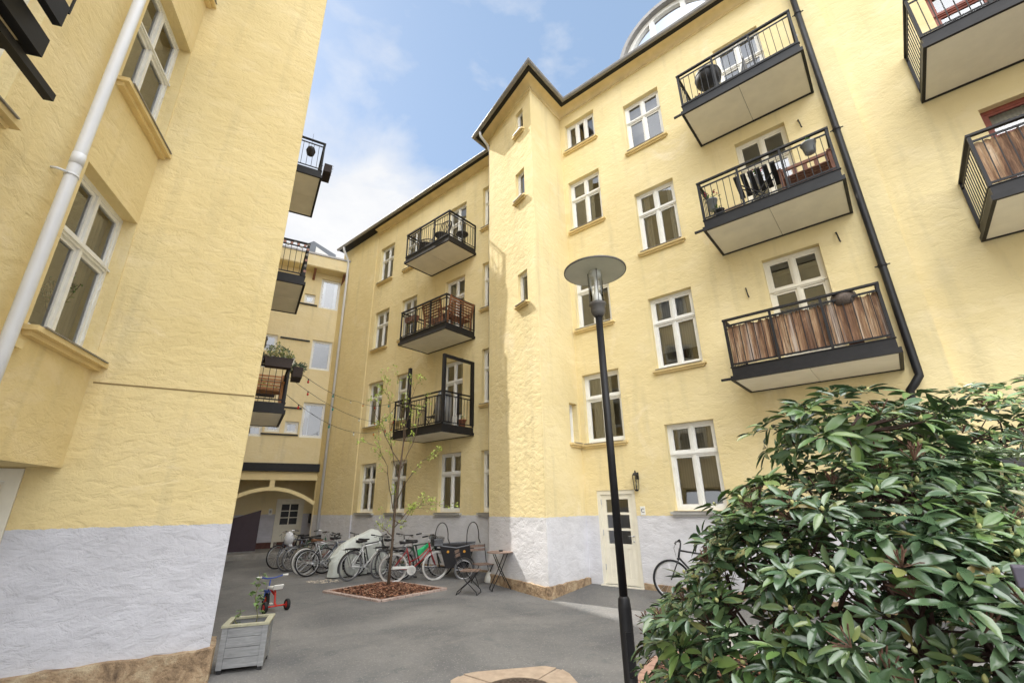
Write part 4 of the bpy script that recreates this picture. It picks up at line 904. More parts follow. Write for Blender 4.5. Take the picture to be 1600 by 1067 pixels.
for k in range(4): f = MB(); f.box(-.18, .18, -.13+k*.07, -.08+k*.07, .26, .28); f.build('slat', M_palew, o)
for x in (-.15, .15):
    for y in (-.11, .11): f = MB(); f.box(x-.015, x+.015, y-.015, y+.015, 0, .258); f.build('leg', M_palew, o)
def bench(T, x, y, z, rz, label, L, mat, hb=.85, horizontal=True, group=None):
    o = on(T, 'slatted_bench', label, 'bench', x, y, z, rz, group)
    for k in range(5): f = MB(); f.box(-L/2, L/2, -.42+k*.085, -.35+k*.085, .40, .42); f.build('seat_slat', mat, o)
    if horizontal:
        for k in range(6): f = MB(); zz = .45+k*(hb-.45)/6; f.prism([(-L/2, zz), (L/2, zz), (L/2, zz+.05), (-L/2, zz+.05)], .0, .018); f.v = [(a, b_+.22*(c_-.4), c_) for a, b_, c_ in f.v]; f.build('back_slat', mat, o)
    else:
        for k in range(5): f = MB(); xx = -L/2+.06+k*(L-.12)/4; f.box(xx-.035, xx+.035, .02, .04, .45, hb-.06); f.build('back_slat', mat, o)
        f = MB(); f.box(-L/2, L/2, .0, .05, hb-.059, hb); f.build('back_rail', mat, o)
    for xx in (-L/2+.025, L/2-.025):
        f = MB(); f.box(xx-.025, xx+.025, -.43, -.38, 0, .60); f.build('leg', mat, o); f = MB(); f.obox((xx, .01, 0), (xx, .02, .4), .05, .05); f.obox((xx, .02, .41), (xx, .02+.22*(hb-.4), hb), .045, .04); f.build('leg', mat, o)
        f = MB(); f.box(xx-.035, xx+.035, -.45, .06, .601, .63); f.build('armrest', mat, o)
bench(HM, -.12, -.62, F2, 0, 'red-brown wooden bench at the right end of the middle right balcony', .85, M_brownw, .9, False)
o = on(HM, 'wicker_basket', 'round dark wicker basket above the reed screen of the lowest right balcony', 'basket', -.12, -1.10, F1+.72)
f = MB(); f.lathe([(.0, 0), (.15, .0), (.19, .1), (.17, .2), (.15, .2), (.16, .1), (0, .05)], n=18); f.build('bowl', flat('dark_wicker', (.11, .085, .07), .85, .35, 40, .5), o, True)
f = MB(); f.box(-.1, .1, -.02, .12, -.72, -.0); f.build('stand', M_brownw, o)
# left column
def wicker(T, x, y, z, rz, label):
    o = on(T, 'wicker_chair', label, 'chair', x, y, z, rz, 'round wicker chairs on the top left balcony')
    f = MB(); f.lathe([(0, .38), (.22, .38), (.24, .41), (.22, .43), (0, .43)], n=18); f.build('seat', M_wick, o); b = MB(); n = 12
    for k in range(n+1): a = R(100+160*k/n); b.tube([(.22*cos(a), .24*sin(a), .42), (.30*cos(a)-.04, .28*sin(a), .62+.2*sin(pi*k/n)), (.29*cos(a)-.07, .25*sin(a), .7+.2*sin(pi*k/n))], .012, 5)
    b.tube([(.29*cos(R(100+160*k/n))-.07, .25*sin(R(100+160*k/n)), .7+.2*sin(pi*k/n)) for k in range(n+1)], .016, 6); b.build('backrest', M_wick, o)
    for s_ in (-1, 1): f = MB(); f.tube([(-.1, s_*.26, .68), (.1, s_*.29, .66), (.22, s_*.24, .5), (.22, s_*.22, .0)], .014, 6); f.build('armrest', M_wick, o, True); f = MB(); f.tube([(-.17, s_*.17, .4), (-.2, s_*.2, 0)], .014, 6); f.build('leg', M_wick, o)
M_wick = flat('dark_wicker_weave', (.035, .03, .028), .7, .3, 40, .4)
wicker(HM, -11.35, -.95, 10.125, R(-50), 'round wicker chair further left on the top left balcony'); wicker(HM, -10.45, -1.0, 10.125, R(210), 'round wicker chair near the front corner of the top left balcony')
o = on(HM, 'round_side_table', 'small round dark side table at the right of the top left balcony', 'table', -9.98, -.45, 10.125); f = MB(); f.lathe([(0, .5), (.22, .5), (.22, .52), (0, .52)], n=20); f.build('table_top', M_wick, o); f = MB(); f.tube([(0, 0, 0), (0, 0, .5)], .02, 8); f.lathe([(.15, 0), (.15, .02), (0, .02)], n=14); f.build('pedestal', M_wick, o)
bench(HM, -10.55, -1.08, 7.0, R(180), 'teak slatted bench along the front railing of the middle left balcony', .9, M_teak, .98); bench(HM, -9.86, -.60, 7.0, R(-90), 'teak slatted bench along the side railing of the middle left balcony', 1.05, M_teak, .98)
for x, y, l in ((-11.75, -1.05, 'brown planter box hung at the left of the middle left balcony'), (-11.1, -.35, 'pale planter box against the wall of the middle left balcony')):
    o = on(HM, 'balcony_planter', l, 'planter', x, y, 7.62); f = MB(); f.prism([(-.25, 0), (.25, 0), (.28, .18), (-.28, .18)], -.09, .09); f.build('trough', M_brownw if x < -11.5 else M_pave, o)
    b = MB()
    for i in range(50): d = rv(1); leafquad(b, V3((d.x*.26, d.y*.1, .18-abs(d.z)*.35 if x < -11.5 else .2+abs(d.z)*.1)), rv(1), (0, 0, 1), .06, .03)
    b.build('foliage', M_leafp, o)
    f = MB(); f.tube([(0, .0, -.6), (0, 0, 0)], .015, 6); f.build('stand', M_iron, o)
cv = on(HM, 'covered_grill', 'shiny silver-grey covered grill in the corner of the lowest left balcony', 'grill', -10.02, -.98, 3.885); f = MB(); k = 40; pr = [(.24, .0), (.25, .5), (.24, .85), (.18, .98), (0, 1.0)]
f.lathe(pr, n=k); f.v = [(x*(1+.05*sin(8*atan2(y, x))*(1.1-z)), y*(1+.05*sin(8*atan2(y, x))*(1.1-z)), z) for x, y, z in f.v]; f.build('cover', flat('silver_cover_fabric', (.30, .31, .33), .32, .2, 6, .1, .6, .6), cv, True)
fold(HM, -11.0, -.5, 3.885, R(180), 'dark folding chair on the lowest left balcony', M_blk, M_blk)
pot(HM, -9.95, -.3, 3.885, 'terracotta pot at the wall end of the lowest left balcony', .13, .25, flat('terracotta', (.38, .15, .08), .8, .2, 8), None, 20, .15)
# near house balconies
o = bench(LM, .05, 5.1, 3.85, R(0), 'orange pine slatted bench on the flower-box balcony', .95, M_orangew, .92)
def trough(x, y, z, L, ax, label, leafs, hh=.28, n=220, sp=.22):
    o = on(LM, 'flower_box', label, 'flower box', x, y, z, 0 if ax == 'x' else R(90)); f = MB(); f.prism([(-L/2, 0), (L/2, 0), (L/2+.04, .22), (-L/2-.04, .22)], -.1, .1); f.build('trough', M_darkbox, o)
    for m in leafs:
        b = MB()
        for i in range(n):
            d = rv(1); xx = d.x*L/2; q = V3((xx, d.y*.16, .2+abs(d.z)*hh*(.6+.4*sin(7*xx+len(leafs))))); leafquad(b, q+rv(.03), rv(1)+V3((0, 0, .4)), rv(1), .055, .03)
        b.build('foliage', m, o)
    return o
M_darkbox = flat('dark_brown_planter', (.035, .022, .018), .6, .2, 6); M_ivy = flat('dark_ivy_leaf', (.035, .07, .03), .4, .3, 15); M_yelg = flat('yellow_green_leaf', (.24, .28, .06), .5, .25, 15); M_greyg = flat('grey_green_leaf', (.17, .22, .15), .6, .25, 15)
trough(-.28, 3.93, 4.60, .55, 'x', 'dark flower box with ivy on the near rail of the lowest corner balcony', [M_ivy, M_greyg], .2); trough(.32, 3.93, 4.60, .5, 'x', 'dark flower box with yellow-green bush on the near rail beside the ivy box', [M_yelg, M_greyg], .32)
trough(.74, 4.35, 4.48, .55, 'y', 'dark flower box hung outside the outer rail of the lowest corner balcony', [M_ivy, M_greyg], .16)
trough(.0, 5.85, 4.35, .8, 'x', 'far flower box with bright green leaves behind the orange bench', [M_leafp2], .2)
trough(.74, 4.6, 10.40, .5, 'y', 'empty looking dark box hung outside the topmost corner balcony', [M_ivy], .05, 20)
o = on(LM, 'hanging_basket', 'dark woven ball hanging in the topmost corner balcony', 'basket', .25, 4.3, 10.85); f = MB(); f.lathe([(0, -.16), (.09, -.12), (.12, 0), (.09, .1), (.04, .13)], n=14); f.build('ball', M_wick, o, True); f = MB(); f.tube([(0, 0, .12), (0, 0, .6)], .005, 4); f.build('cord', M_blk, o)
o = on(LM, 'metal_bowl', 'round grey bowl on the rail of the middle corner balcony', 'bowl', -.33, 4.1, 7.78); f = MB(); f.lathe([(0, 0), (.12, .0), (.2, .08), (.21, .14), (.19, .14), (.1, .03), (0, .03)], n=20); f.build('bowl', M_zinc, o, True); f = MB(); f.box(-.02, .02, -.05, .05, -.05, -.001); f.build('hook', M_iron, o)
gl = on(LM, 'shell_garland', 'garland of pale discs along the rail of the middle corner balcony', 'garland', .55, 4.06, 7.85)
P = [V3((-.6+.6*t, -.03, -.12*sin(pi*t*2)**2)) for t in np.linspace(0, 1, 9)]+[V3((0, -.03, -.15*k)) for k in range(1, 6)]
f = MB(); f.tube(P, .004, 4); f.build('cord', M_blk, gl)
for i, q in enumerate(P[1:]): f = MB(); f.lathe([(.0, -.008), (.035, -.004), (.035, .004), (0, .008)], q, 10, axis='y'); f.build('disc', M_pave if i % 2 else flat('pinkish_shell', (.4, .22, .18), .6), gl)

# vase behind the near window pane
vz = thing('glass_vase', 'pale green vase with dry twigs standing inside the near left window', 'vase', LM(*TA(-.42, .30, 3.43)))
f = MB(); f.lathe([(0, 0), (.07, .0), (.10, .08), (.09, .16), (.045, .22), (.055, .27), (.045, .27), (.03, .22), (0, .2)], n=18); f.build('vase_body', flat('pale_green_ceramic', (.45, .50, .42), .3, .1, 6), vz, True)
f = MB(); b = MB()
for k in range(9):
    d = V3((random.uniform(-.25, .25), random.uniform(-.15, .15), random.uniform(.35, .6))); f.tube([(0, 0, .2), V3((0, 0, .25))+d*.5, V3((0, 0, .22))+d], .004, 4)
    for m in range(9): leafquad(b, V3((0, 0, .22))+d*random.uniform(.5, 1), rv(1), (0, 0, 1), .05, .03)
f.build('twigs', M_twig, vz); b.build('leaves', M_leafp, vz)
# ================================================================ BICYCLES
def bicycle(name, label, rear, yaw, col, lean=0., step=False, tyre=None, rack=False, basket=False, guards=None, saddle=None, chain=False, steer=0., bars='flat', group='bicycles parked along the house wall', s=1.):
    "rear = world point under the rear hub, yaw = heading in degrees (from +x)"
    o = thing(name, label, 'bicycle', rear, 0, group); o.rotation_euler = (R(lean), 0, R(yaw)); o.scale = (s, s, s)
    r = .33; ty = tyre or M_rub; fm = col
    def wheel(cx, st=0.):
        T = Fr(cx, 0, st)
        f = MB(); n = 36; f.tube([(r*cos(2*pi*k/n), 0, .35+r*sin(2*pi*k/n)) for k in range(n)], .021, 7, T, 0, True); w_ = f.build('wheel', ty, o, True)
        f = MB(); f.tube([((r-.028)*cos(2*pi*k/n), 0, .35+(r-.028)*sin(2*pi*k/n)) for k in range(n)], .011, 6, T, 0, True); f.build('rim', M_chrome, w_, True)
        f = MB()
        for k in range(18): a = 2*pi*k/18; f.tube([(.02*cos(a+.6), .03*(-1)**k, .35+.02*sin(a+.6)), ((r-.03)*cos(a), 0, .35+(r-.03)*sin(a))], .0022, 3, T, 0, False, False)
        f.tube([(0, -.05, .35), (0, .05, .35)], .022, 8, T); f.build('spokes', M_chrome, w_); return w_
    wheel(0); wheel(1.06, steer)
    BBp = (.44, 0, .29); ST = (.30, 0, .80); HT = (.86, 0, .90); HB = (.90, 0, .74); f = MB()
    if step: f.tube([HB, (.70, 0, .50), BBp], .019, 8); f.tube([(.88, 0, .80), (.62, 0, .56), (.40, 0, .47)], .015, 8)
    else: f.tube([ST, (.85, 0, .86)], .016, 8); f.tube([HB, BBp], .019, 8)
    f.tube([BBp, ST], .016, 8); f.tube([HT, HB], .020, 8)
    for q in (-1, 1): f.tube([(.44, q*.03, .29), (.0, q*.055, .35)], .010, 6); f.tube([(.31, q*.02, .74), (.0, q*.055, .35)], .009, 6)
    f.build('frame', fm, o, True)
    TS = Fr(.87, 0, steer); f = MB()
    for q in (-1, 1): f.tube([(.03, q*.04, .71), (.08, q*.05, .60), (.19, q*.05, .35)], .011, 6, TS)
    f.box(.01, .06, -.05, .05, .70, .735, TS); f.build('fork', fm, o, True)
    f = MB(); f.tube([(-.01, 0, .88), (-.03, 0, 1.0)], .014, 8, TS)
    if bars == 'flat': f.tube([(-.02, -.29, 1.03), (.02, -.12, 1.02), (.03, 0, 1.01), (.02, .12, 1.02), (-.02, .29, 1.03)], .011, 6, TS); ge = ((-.02, 1.03), (-.06, 1.03))
    else: f.tube([(-.26, -.27, 1.08), (-.10, -.27, 1.10), (.02, -.15, 1.08), (.03, 0, 1.03), (.02, .15, 1.08), (-.10, .27, 1.10), (-.26, .27, 1.08)], .011, 6, TS); ge = ((-.16, 1.095), (-.28, 1.08))
    hb = f.build('handlebar', M_blk if bars == 'flat' else M_chrome, o, True)
    for q in (-1, 1):
        f = MB()
        if bars == 'flat': f.tube([(.0, q*.2, 1.026), (-.022, q*.31, 1.03)], .018, 8, TS)
        else: f.tube([(-.14, q*.27, 1.097), (-.28, q*.27, 1.078)], .018, 8, TS)
        f.build('grip', M_blk, hb, True)
        f = MB(); f.tube([(.04, q*.16, 1.02), (.08, q*.2, .97), (.06, q*.27, .97)], .006, 5, TS); f.tube([(.04, q*.15, 1.02), (.1, q*.05, .9), (.07, q*.03, .75)], .003, 4, TS); f.build('brake_lever', M_blk, hb)
    f = MB(); f.tube([(.30, 0, .78), (.275, 0, .91)], .013, 8); f.build('seat_post', M_chrome, o, True)
    f = MB(); f.add([(.42, -.02, .945), (.42, .02, .945), (.25, .05, .95), (.12, .085, .965), (.10, .0, .97), (.12, -.085, .965), (.25, -.05, .95), (.42, -.015, .91), (.42, .015, .91), (.25, .04, .905), (.12, .075, .90), (.12, -.075, .90), (.25, -.04, .905)],
        [(0, 1, 2, 6), (6, 2, 3, 4), (6, 4, 5), (0, 7, 8, 1), (1, 8, 9, 2), (2, 9, 10, 3), (3, 10, 11, 5, 4), (5, 11, 12, 6), (6, 12, 7, 0), (7, 12, 9, 8), (12, 11, 10, 9)]); f.build('saddle', saddle or M_blk, o, True)
    f = MB(); n = 20; f.tube([(.44+.09*cos(2*pi*k/n), -.055, .29+.09*sin(2*pi*k/n)) for k in range(n)], .007, 5, None, 0, True); f.tube([(.44, -.055, .29), (.44, .055, .29)], .02, 8)
    f.tube([(.44, -.07, .29), (.53, -.08, .15)], .010, 6); f.tube([(.44, .07, .29), (.35, .08, .43)], .010, 6); f.tube([(.44, -.055, .375), (.02, -.055, .385)], .005, 4); f.tube([(.44, -.055, .205), (.02, -.055, .315)], .005, 4); f.build('crankset', M_chrome, o, True)
    for q, x, z in ((-1, .53, .15), (1, .35, .43)): f = MB(); f.box(x-.04, x+.04, q*.085-(.09 if q < 0 else 0), q*.085+(.09 if q > 0 else 0), z-.012, z+.012); f.build('pedal', M_blk, o)
    if chain: f = MB(); f.lathe([(.105, -.075), (.11, -.068), (.105, -.06), (.085, -.06), (.085, -.075)], (.44, 0, .29), 24, axis='y'); f.prism([(.44, .33), (.44, .39), (-.03, .40), (-.03, .34)], -.072, -.064); f.build('chain_guard', M_wplast, o)
    if guards:
        for cx, a0, a1, st in ((0, 30, 200, 0), (1.06, -5+20, 150, steer)):
            f = MB(); vs = []; k = 16
            for i in range(k+1):
                a = R(a0+(a1-a0)*i/k)
                for q, rr in ((-.03, .362), (0, .372), (.03, .362)): vs.append((rr*cos(a), q, .35+rr*sin(a)))
            f.add(vs, [(i*3+j, i*3+j+1, i*3+j+4, i*3+j+3) for i in range(k) for j in (0, 1)], 0, Fr(cx, 0, st)); f.build('mudguard', guards, o, True)
    if rack:
        f = MB()
        for q in (-.05, 0, .05): f.tube([(.26, q, .76), (-.28, q, .76)], .006, 5)
        for q in (-1, 1): f.tube([(-.2, q*.05, .76), (0, q*.06, .36)], .006, 5)
        f.box(-.2, .1, -.055, .055, .768, .782); f.build('rack', M_blk, o)
    if basket:
        f = MB(); b0 = [(.08, -.13), (.30, -.13), (.30, .13), (.08, .13)]; z0, z1 = .80, 1.02
        P = lambda x, y, z, e: (.08+(x-.08)*(1+e*.25), y*(1+e*.25), z)
        for k in range(9):
            z = z0+(z1-z0)*k/8; f.tube([P(x, y, z, k/8) for x, y in b0], .003, 4, TS, 0, True)
        for i in range(4):
            a, b_ = b0[i], b0[(i+1) % 4]
            for k in range(8): x, y = a[0]+(b_[0]-a[0])*k/8, a[1]+(b_[1]-a[1])*k/8; f.tube([P(x, y, z0, 0), P(x, y, z1, 1)], .003, 4, TS)
        f.build('basket', M_blk, o); f = MB(); f.quad((.1, -.12, .81), (.3, -.12, .81), (.3, .12, .81), (.1, .12, .81), TS); f.box(.09, .31, -.14, .14, .84, .97, TS); f.build('basket_lining', M_grayf, o)
    return o
P_red = flat('dark_red_bike_paint', (.30, .02, .025), .3, .15, 6); P_white = flat('white_bike_paint', (.75, .76, .76), .3, .06, 6); P_black = flat('black_bike_paint', (.02, .02, .024), .35, .2, 6)
P_blue = flat('slate_blue_bike_paint', (.09, .11, .16), .35, .2, 6); P_silver = flat('silver_bike_paint', (.45, .46, .47), .3, .1, 6, 0, .5, .6); P_maroon = flat('maroon_bike_paint', (.16, .03, .04), .35, .2, 6); P_green = flat('dark_green_bike_paint', (.03, .09, .05), .35, .2, 6)
M_wtyre = flat('cream_tyre', (.58, .57, .54), .7, .12, 10); M_lsad = flat('tan_leather', (.22, .10, .05), .55, .2, 10); M_grayt = flat('dusty_grey_tyre', (.13, .13, .135), .8, .2, 8)
def gp(u, v): q = gnd(u, v); return (float(q[0]), float(q[1]), gz(q[0], q[1])+.0)
bicycle('bicycle', 'slate blue bicycle at the far left end of the bicycle row', (-6.85, 16.45, -.1), 228, P_blue, 4, bars='city', rack=False, steer=8)
bicycle('bicycle', 'black bicycle second from the left end of the row', (-6.30, 15.9, -.1), 233, P_black, -3, tyre=M_grayt)
bicycle('bicycle', 'maroon bicycle with dark tyres third in the row', (-6.25, 14.55, -.1), 42, P_maroon, 5, guards=M_chrome, rack=True)
bicycle('bicycle', 'leaning silver bicycle with tan leather saddle', (-5.78, 13.85, -.1), 46, P_silver, -14, saddle=M_lsad, steer=-10)
bicycle('bicycle', 'slate blue bicycle close beside the pale tarpaulin', (-5.60, 14.45, -.1), 44, P_blue, 3, bars='flat')
bicycle('bicycle', 'dark green bicycle between the maroon and the black bicycle', (-6.75, 15.05, -.1), 40, P_green, 3, bars='city', steer=10, tyre=M_grayt)
bicycle('bicycle', 'silver bicycle with cream tyres between maroon and tan-saddled bicycles', (-6.05, 14.2, -.1), 45, P_silver, -6, tyre=M_wtyre, steer=-6)
bicycle('bicycle', 'white mountain bicycle with black mudguards right of the pale tarpaulin', (-4.33, 12.95, -.1), 55, P_white, 5, tyre=M_grayt, guards=M_blk, rack=True, steer=14)
bicycle('bicycle', 'black bicycle partly hidden behind the white mountain bicycle', (-4.40, 13.60, -.1), 50, P_black, -4, guards=M_blk, steer=-12)
bicycle('bicycle', 'silver bicycle with grey mudguards between white bicycle and young tree', (-3.65, 13.30, -.1), 62, P_silver, 4, guards=P_silver, rack=True, tyre=M_grayt)
bicycle('bicycle', 'red step-through bicycle with cream tyres and front basket behind the young tree', (-3.06, 12.42, -.1), 22, P_red, 4, True, M_wtyre, True, True, P_silver, None, True, 6, 'city')
bicycle('bicycle', 'dark green bicycle with a green rag behind the red step-through bicycle', (-3.0, 12.95, -.1), 24, P_green, -3, False, None, True, False, M_blk, None, False, -8, 'flat')
bicycle('bicycle', 'dark bicycle by the entrance door half hidden behind the rhododendron', HM(-2.78, -.62, -.04), 180-39.86, P_black, 7, guards=None, rack=True, bars='flat', steer=20, group='')
f = MB(); f.add([(0, 0, 0), (.28, .02, .16), (.30, .03, .02), (.10, .02, -.16), (.02, 0, -.12), (.14, -.03, .03)], [(0, 5, 1), (1, 5, 2), (2, 5, 3), (3, 5, 4), (4, 5, 0)])
f.add([(x, y-.012, z) for x, y, z in f.v], [q[::-1] for q in f.f]); tag(f.build('green_rag', flat('bright_green_cloth', (.03, .45, .17), .6, .1, 8), None, loc=(-2.55, 12.78, .62), rz=R(22)), 'bright green cloth hanging over the dark green bicycle', 'cloth')
f = MB(); f.lathe([(.0, -.2), (.12, -.15), (.16, 0), (.1, .16), (.03, .2), (0, .22)], n=14); f.v = [(x*(1+.2*sin(11*z+x*17)), y*.7*(1+.15*cos(13*z+y*20)), z) for x, y, z in f.v]
f.tube([(.05, 0, -.1), (.10, .02, -.3), (.08, .0, -.42)], [.06, .05, .02], 8); tag(f.build('carrier_bag', flat('white_carrier_bag', (.66, .67, .70), .5, .12, 8), None, True, loc=(-7.25, 15.62, .78)), 'white plastic bag over the handlebar of the leftmost bicycle', 'bag')
# ---- tarpaulin over a bicycle
t = NT('grey_green_tarpaulin'); M_tarp = t.fin(t.mix(t.noise(t.coord(), 3, 4), (.46, .49, .45), (.58, .60, .56)), .5, t.bump(t.noise(t.coord((1, 1, .7)), 5, 5, .6, 1.), .9, .05))
tp = thing('tarpaulin', 'pale grey-green tarpaulin draped over a bicycle in the row', 'tarpaulin', (-5.10, 13.55, -.1), R(47))
sec = [(-.02, .03, .14, .48), (.06, .20, .20, .52), (.30, .26, .23, .78), (.60, .27, .22, .95), (.95, .26, .24, 1.05), (1.20, .30, .28, 1.16), (1.40, .34, .26, 1.15), (1.6, .26, .2, .95), (1.78, .06, .06, .55)]
vs = []; m = 26; N = 40
sx = [q[0] for q in sec]
for i in range(N+1):
    x = sx[0]+(sx[-1]-sx[0])*i/N
    hwd, tw_, hh = (float(np.interp(x, sx, [q[k] for q in sec])) for k in (1, 2, 3))
    for j in range(m+1):
        a = pi*j/m; c_, s_ = cos(a), sin(a); y = math.copysign(abs(c_)**.75, c_)*(hwd*(1.25-.25*s_)); z = hh*s_**.55 if s_ > 0 else 0
        fold_ = .05*sin(6*x+3*y+2*z)+.045*sin(13*x*(1-.3*z)+3.5*a)*(1-.5*s_)+.03*sin(9*a+4*x); vs.append((x+fold_*.6, y*(1+fold_*1.6), max(.03, z*(1+.35*fold_)+.02)))
f = MB(); f.add(vs, [(i*(m+1)+j, i*(m+1)+j+1, (i+1)*(m+1)+j+1, (i+1)*(m+1)+j) for i in range(N) for j in range(m)]); f.build('cover_sheet', M_tarp, tp, True)
# ---- cargo tricycle
cg = thing('cargo_bicycle', 'black cargo tricycle with deep box and two bare hood hoops by the wall', 'cargo bicycle', (-2.05, 13.05, -.1), R(4))
M_box = flat('black_box_panel', (.018, .017, .019), .45, .2, 6)
f = MB(); z0, z1 = .28, .82
bot = [(.22, -.28), (.80, -.28), (.80, .28), (.22, .28)]; top = [(.06, -.34), (.98, -.34), (.98, .34), (.06, .34)]
f.add([(x, y, z0) for x, y in bot]+[(x, y, z1+(.0 if x < .5 else .03)) for x, y in top]+[(x*.94+.03, y*.92, z1-.02) for x, y in top]+[(x, y*.9, z0+.05) for x, y in bot], [(3, 2, 1, 0)]+[(i, (i+1) % 4, 4+(i+1) % 4, 4+i) for i in range(4)]+[(4+i, 4+(i+1) % 4, 8+(i+1) % 4, 8+i) for i in range(4)]+[(8+i, 8+(i+1) % 4, 12+(i+1) % 4, 12+i) for i in range(4)]+[(12, 13, 14, 15)])
f.build('cargo_box', M_box, cg)
f = MB(); f.tube([(top[0][0], -.345, z1), (.5, -.345, z1-.06), (.98, -.345, z1+.03), (.98, .345, z1+.03), (.06, .345, z1)], .014, 6, None, 0, True); f.build('box_edge', M_grayf, cg)
for x in (.28, .70): f = MB(); f.lathe([(.0, -.006), (.032, -.004), (.03, 0)], (x, -.345+.012, .67), 14, axis='y'); f.build('reflector', flat('amber_reflector', (.6, .28, .03), .3, .05), cg)
for x in (.10, .93): f = MB(); f.tube([(x, -.33, z1)]+[(x-.02, -.28*cos(pi*k/14), z1+.12+.42*sin(pi*k/14)**.75) for k in range(15)]+[(x, .33, z1)], .011, 6); f.v = [(a+b_*.55*(1 if True else 0), b_*.8, c_) for a, b_, c_ in f.v]; f.build('hood_hoop', M_blk, cg, True)
for y in (-.40, .40):
    f = MB(); n = 30; r = .235; f.tube([(.70+r*cos(2*pi*k/n), y, .255+r*sin(2*pi*k/n)) for k in range(n)], .02, 7, None, 0, True); w_ = f.build('wheel', M_grayt, cg, True)
    f = MB(); f.tube([(.70+(r-.028)*cos(2*pi*k/n), y, .255+(r-.028)*sin(2*pi*k/n)) for k in range(n)], .010, 6, None, 0, True); f.build('rim', M_chrome, w_, True); f = MB()
    for k in range(16): a = 2*pi*k/16; f.tube([(.70, y+.03*(-1)**k, .255), (.70+(r-.03)*cos(a), y, .255+(r-.03)*sin(a))], .0025, 3)
    f.build('spokes', M_chrome, w_); f = MB(); vs = []; k = 14
    for i in range(k+1):
        a = R(20+150*i/k)
        for q in (-.035, .035): vs.append((.70+.275*cos(a), y+q, .255+.275*sin(a)))
    f.add(vs, [(2*i, 2*i+1, 2*i+3, 2*i+2) for i in range(k)]); f.build('mudguard', M_zinc, cg)
f = MB(); n = 30; r = .31; f.tube([(-.85+r*cos(2*pi*k/n), 0, .33+r*sin(2*pi*k/n)) for k in range(n)], .02, 7, None, 0, True); w_ = f.build('wheel', M_grayt, cg, True)
f = MB(); f.tube([(.7, 0, .28), (-.2, 0, .28), (-.45, 0, .3), (-.6, 0, .82)], .02, 8); f.tube([(-.45, 0, .3), (-.85, 0, .33)], .015, 6); f.tube([(.7, -.42, .255), (.7, .42, .255)], .014, 6); f.tube([(.05, 0, .28), (-.05, 0, .7)], .02, 8); f.build('frame', P_black, cg, True)
f = MB(); f.tube([(-.05, -.17, .7), (-.10, -.2, 1.0), (-.16, -.22, 1.06), (-.26, -.22, 1.05)], .014, 6); f.tube([(-.05, .17, .7), (-.10, .2, 1.0), (-.16, .22, 1.06), (-.26, .22, 1.05)], .014, 6); f.tube([(-.10, -.2, 1.0), (-.10, .2, 1.0)], .012, 6); f.tube([(.05, -.17, .68), (-.05, -.17, .7), (-.05, .17, .7), (.05, .17, .68)], .012, 6); f.build('handlebar', M_blk, cg, True)
f = MB(); f.lathe([(0, .86), (.11, .88), (.12, .92), (0, .95)], (-.66, 0, 0), 14); f.build('saddle', M_blk, cg, True)
# ================================================================ RHODODENDRONS
def leaf_mat(name, cols, rough, trans=.0):
    t = NT(name); g = t.n('NewGeometry').outputs['Random Per Island']
    c = t.ramp(g, cols); n = t.noise(t.coord(), 9, 3); c = t.mix(t.math('MULTIPLY', n, .35), c, (.10, .13, .05))
    return t.fin(c, rough, t.bump(t.noise(t.coord(), 45, 2), .25, .004), Specular_IOR_Level=.62)
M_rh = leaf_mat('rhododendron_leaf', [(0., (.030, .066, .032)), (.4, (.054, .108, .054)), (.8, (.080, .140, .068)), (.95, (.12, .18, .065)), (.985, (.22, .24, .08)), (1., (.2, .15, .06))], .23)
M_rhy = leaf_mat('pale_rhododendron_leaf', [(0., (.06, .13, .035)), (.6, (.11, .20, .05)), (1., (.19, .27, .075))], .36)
M_bud = flat('cream_green_bud', (.42, .42, .17), .55, .2, 20); M_seed = flat('brown_seed_head', (.12, .062, .04), .85, .4, 30)
M_rbark = flat('reddish_bark', (.055, .03, .022), .8, .35, 12, .5, .3, 0, (1, 1, .4))
def leaf_template():
    st = [(0, .004), (.10, .012), (.3, .42), (.55, .5), (.8, .36), (.95, .12), (1., .0)]; V = []; F = []
    for i, (t, w_) in enumerate(st):
        z = -.16*t*t+.02*t
        V += [(t, -w_, z+.16*w_), (t, 0, z), (t, w_, z+.16*w_)]
    for i in range(len(st)-1): F += [(3*i, 3*i+3, 3*i+4, 3*i+1), (3*i+1, 3*i+4, 3*i+5, 3*i+2)]
    return np.array(V), np.array(F)
LV, LF = leaf_template()
def rosettes(P, A, L, nl, droop):
    "leaf whorls at points P with axes A; returns verts, faces"
    VS = []; FS = []; base = 0
    for p, a in zip(P, A):
        a = a/np.linalg.norm(a); u = np.cross(a, [0, 0, 1.]) if abs(a[2]) < .95 else np.array([1., 0, 0]); u /= np.linalg.norm(u); v = np.cross(a, u)
        n = rng.integers(nl[0], nl[1]+1); ph = rng.uniform(0, 6.28)
        sc_ = rng.uniform(.65, 1.25)
        for k in range(n):
            an = ph+2*pi*k/n+rng.normal(0, .22); tilt = R(rng.normal(droop, 9)); r = cos(an)*u+sin(an)*v
            d = sin(tilt)*r+cos(tilt)*a; s_ = np.cross(a, r); nn = np.cross(d, s_)
            tw_ = rng.normal(0, .25); s2 = s_*cos(tw_)+nn*sin(tw_); n2 = np.cross(d, s2)
            ln = L*sc_*rng.uniform(.7, 1.15); wd = ln*rng.uniform(.26, .33)
            M = p+.012*d+LV[:, :1]*ln*d+LV[:, 1:2]*wd*s2+LV[:, 2:3]*ln*n2*rng.uniform(.4, 1.4)
            VS.append(M); FS.append(LF+base); base += len(LV)
    return np.concatenate(VS), np.concatenate(FS)
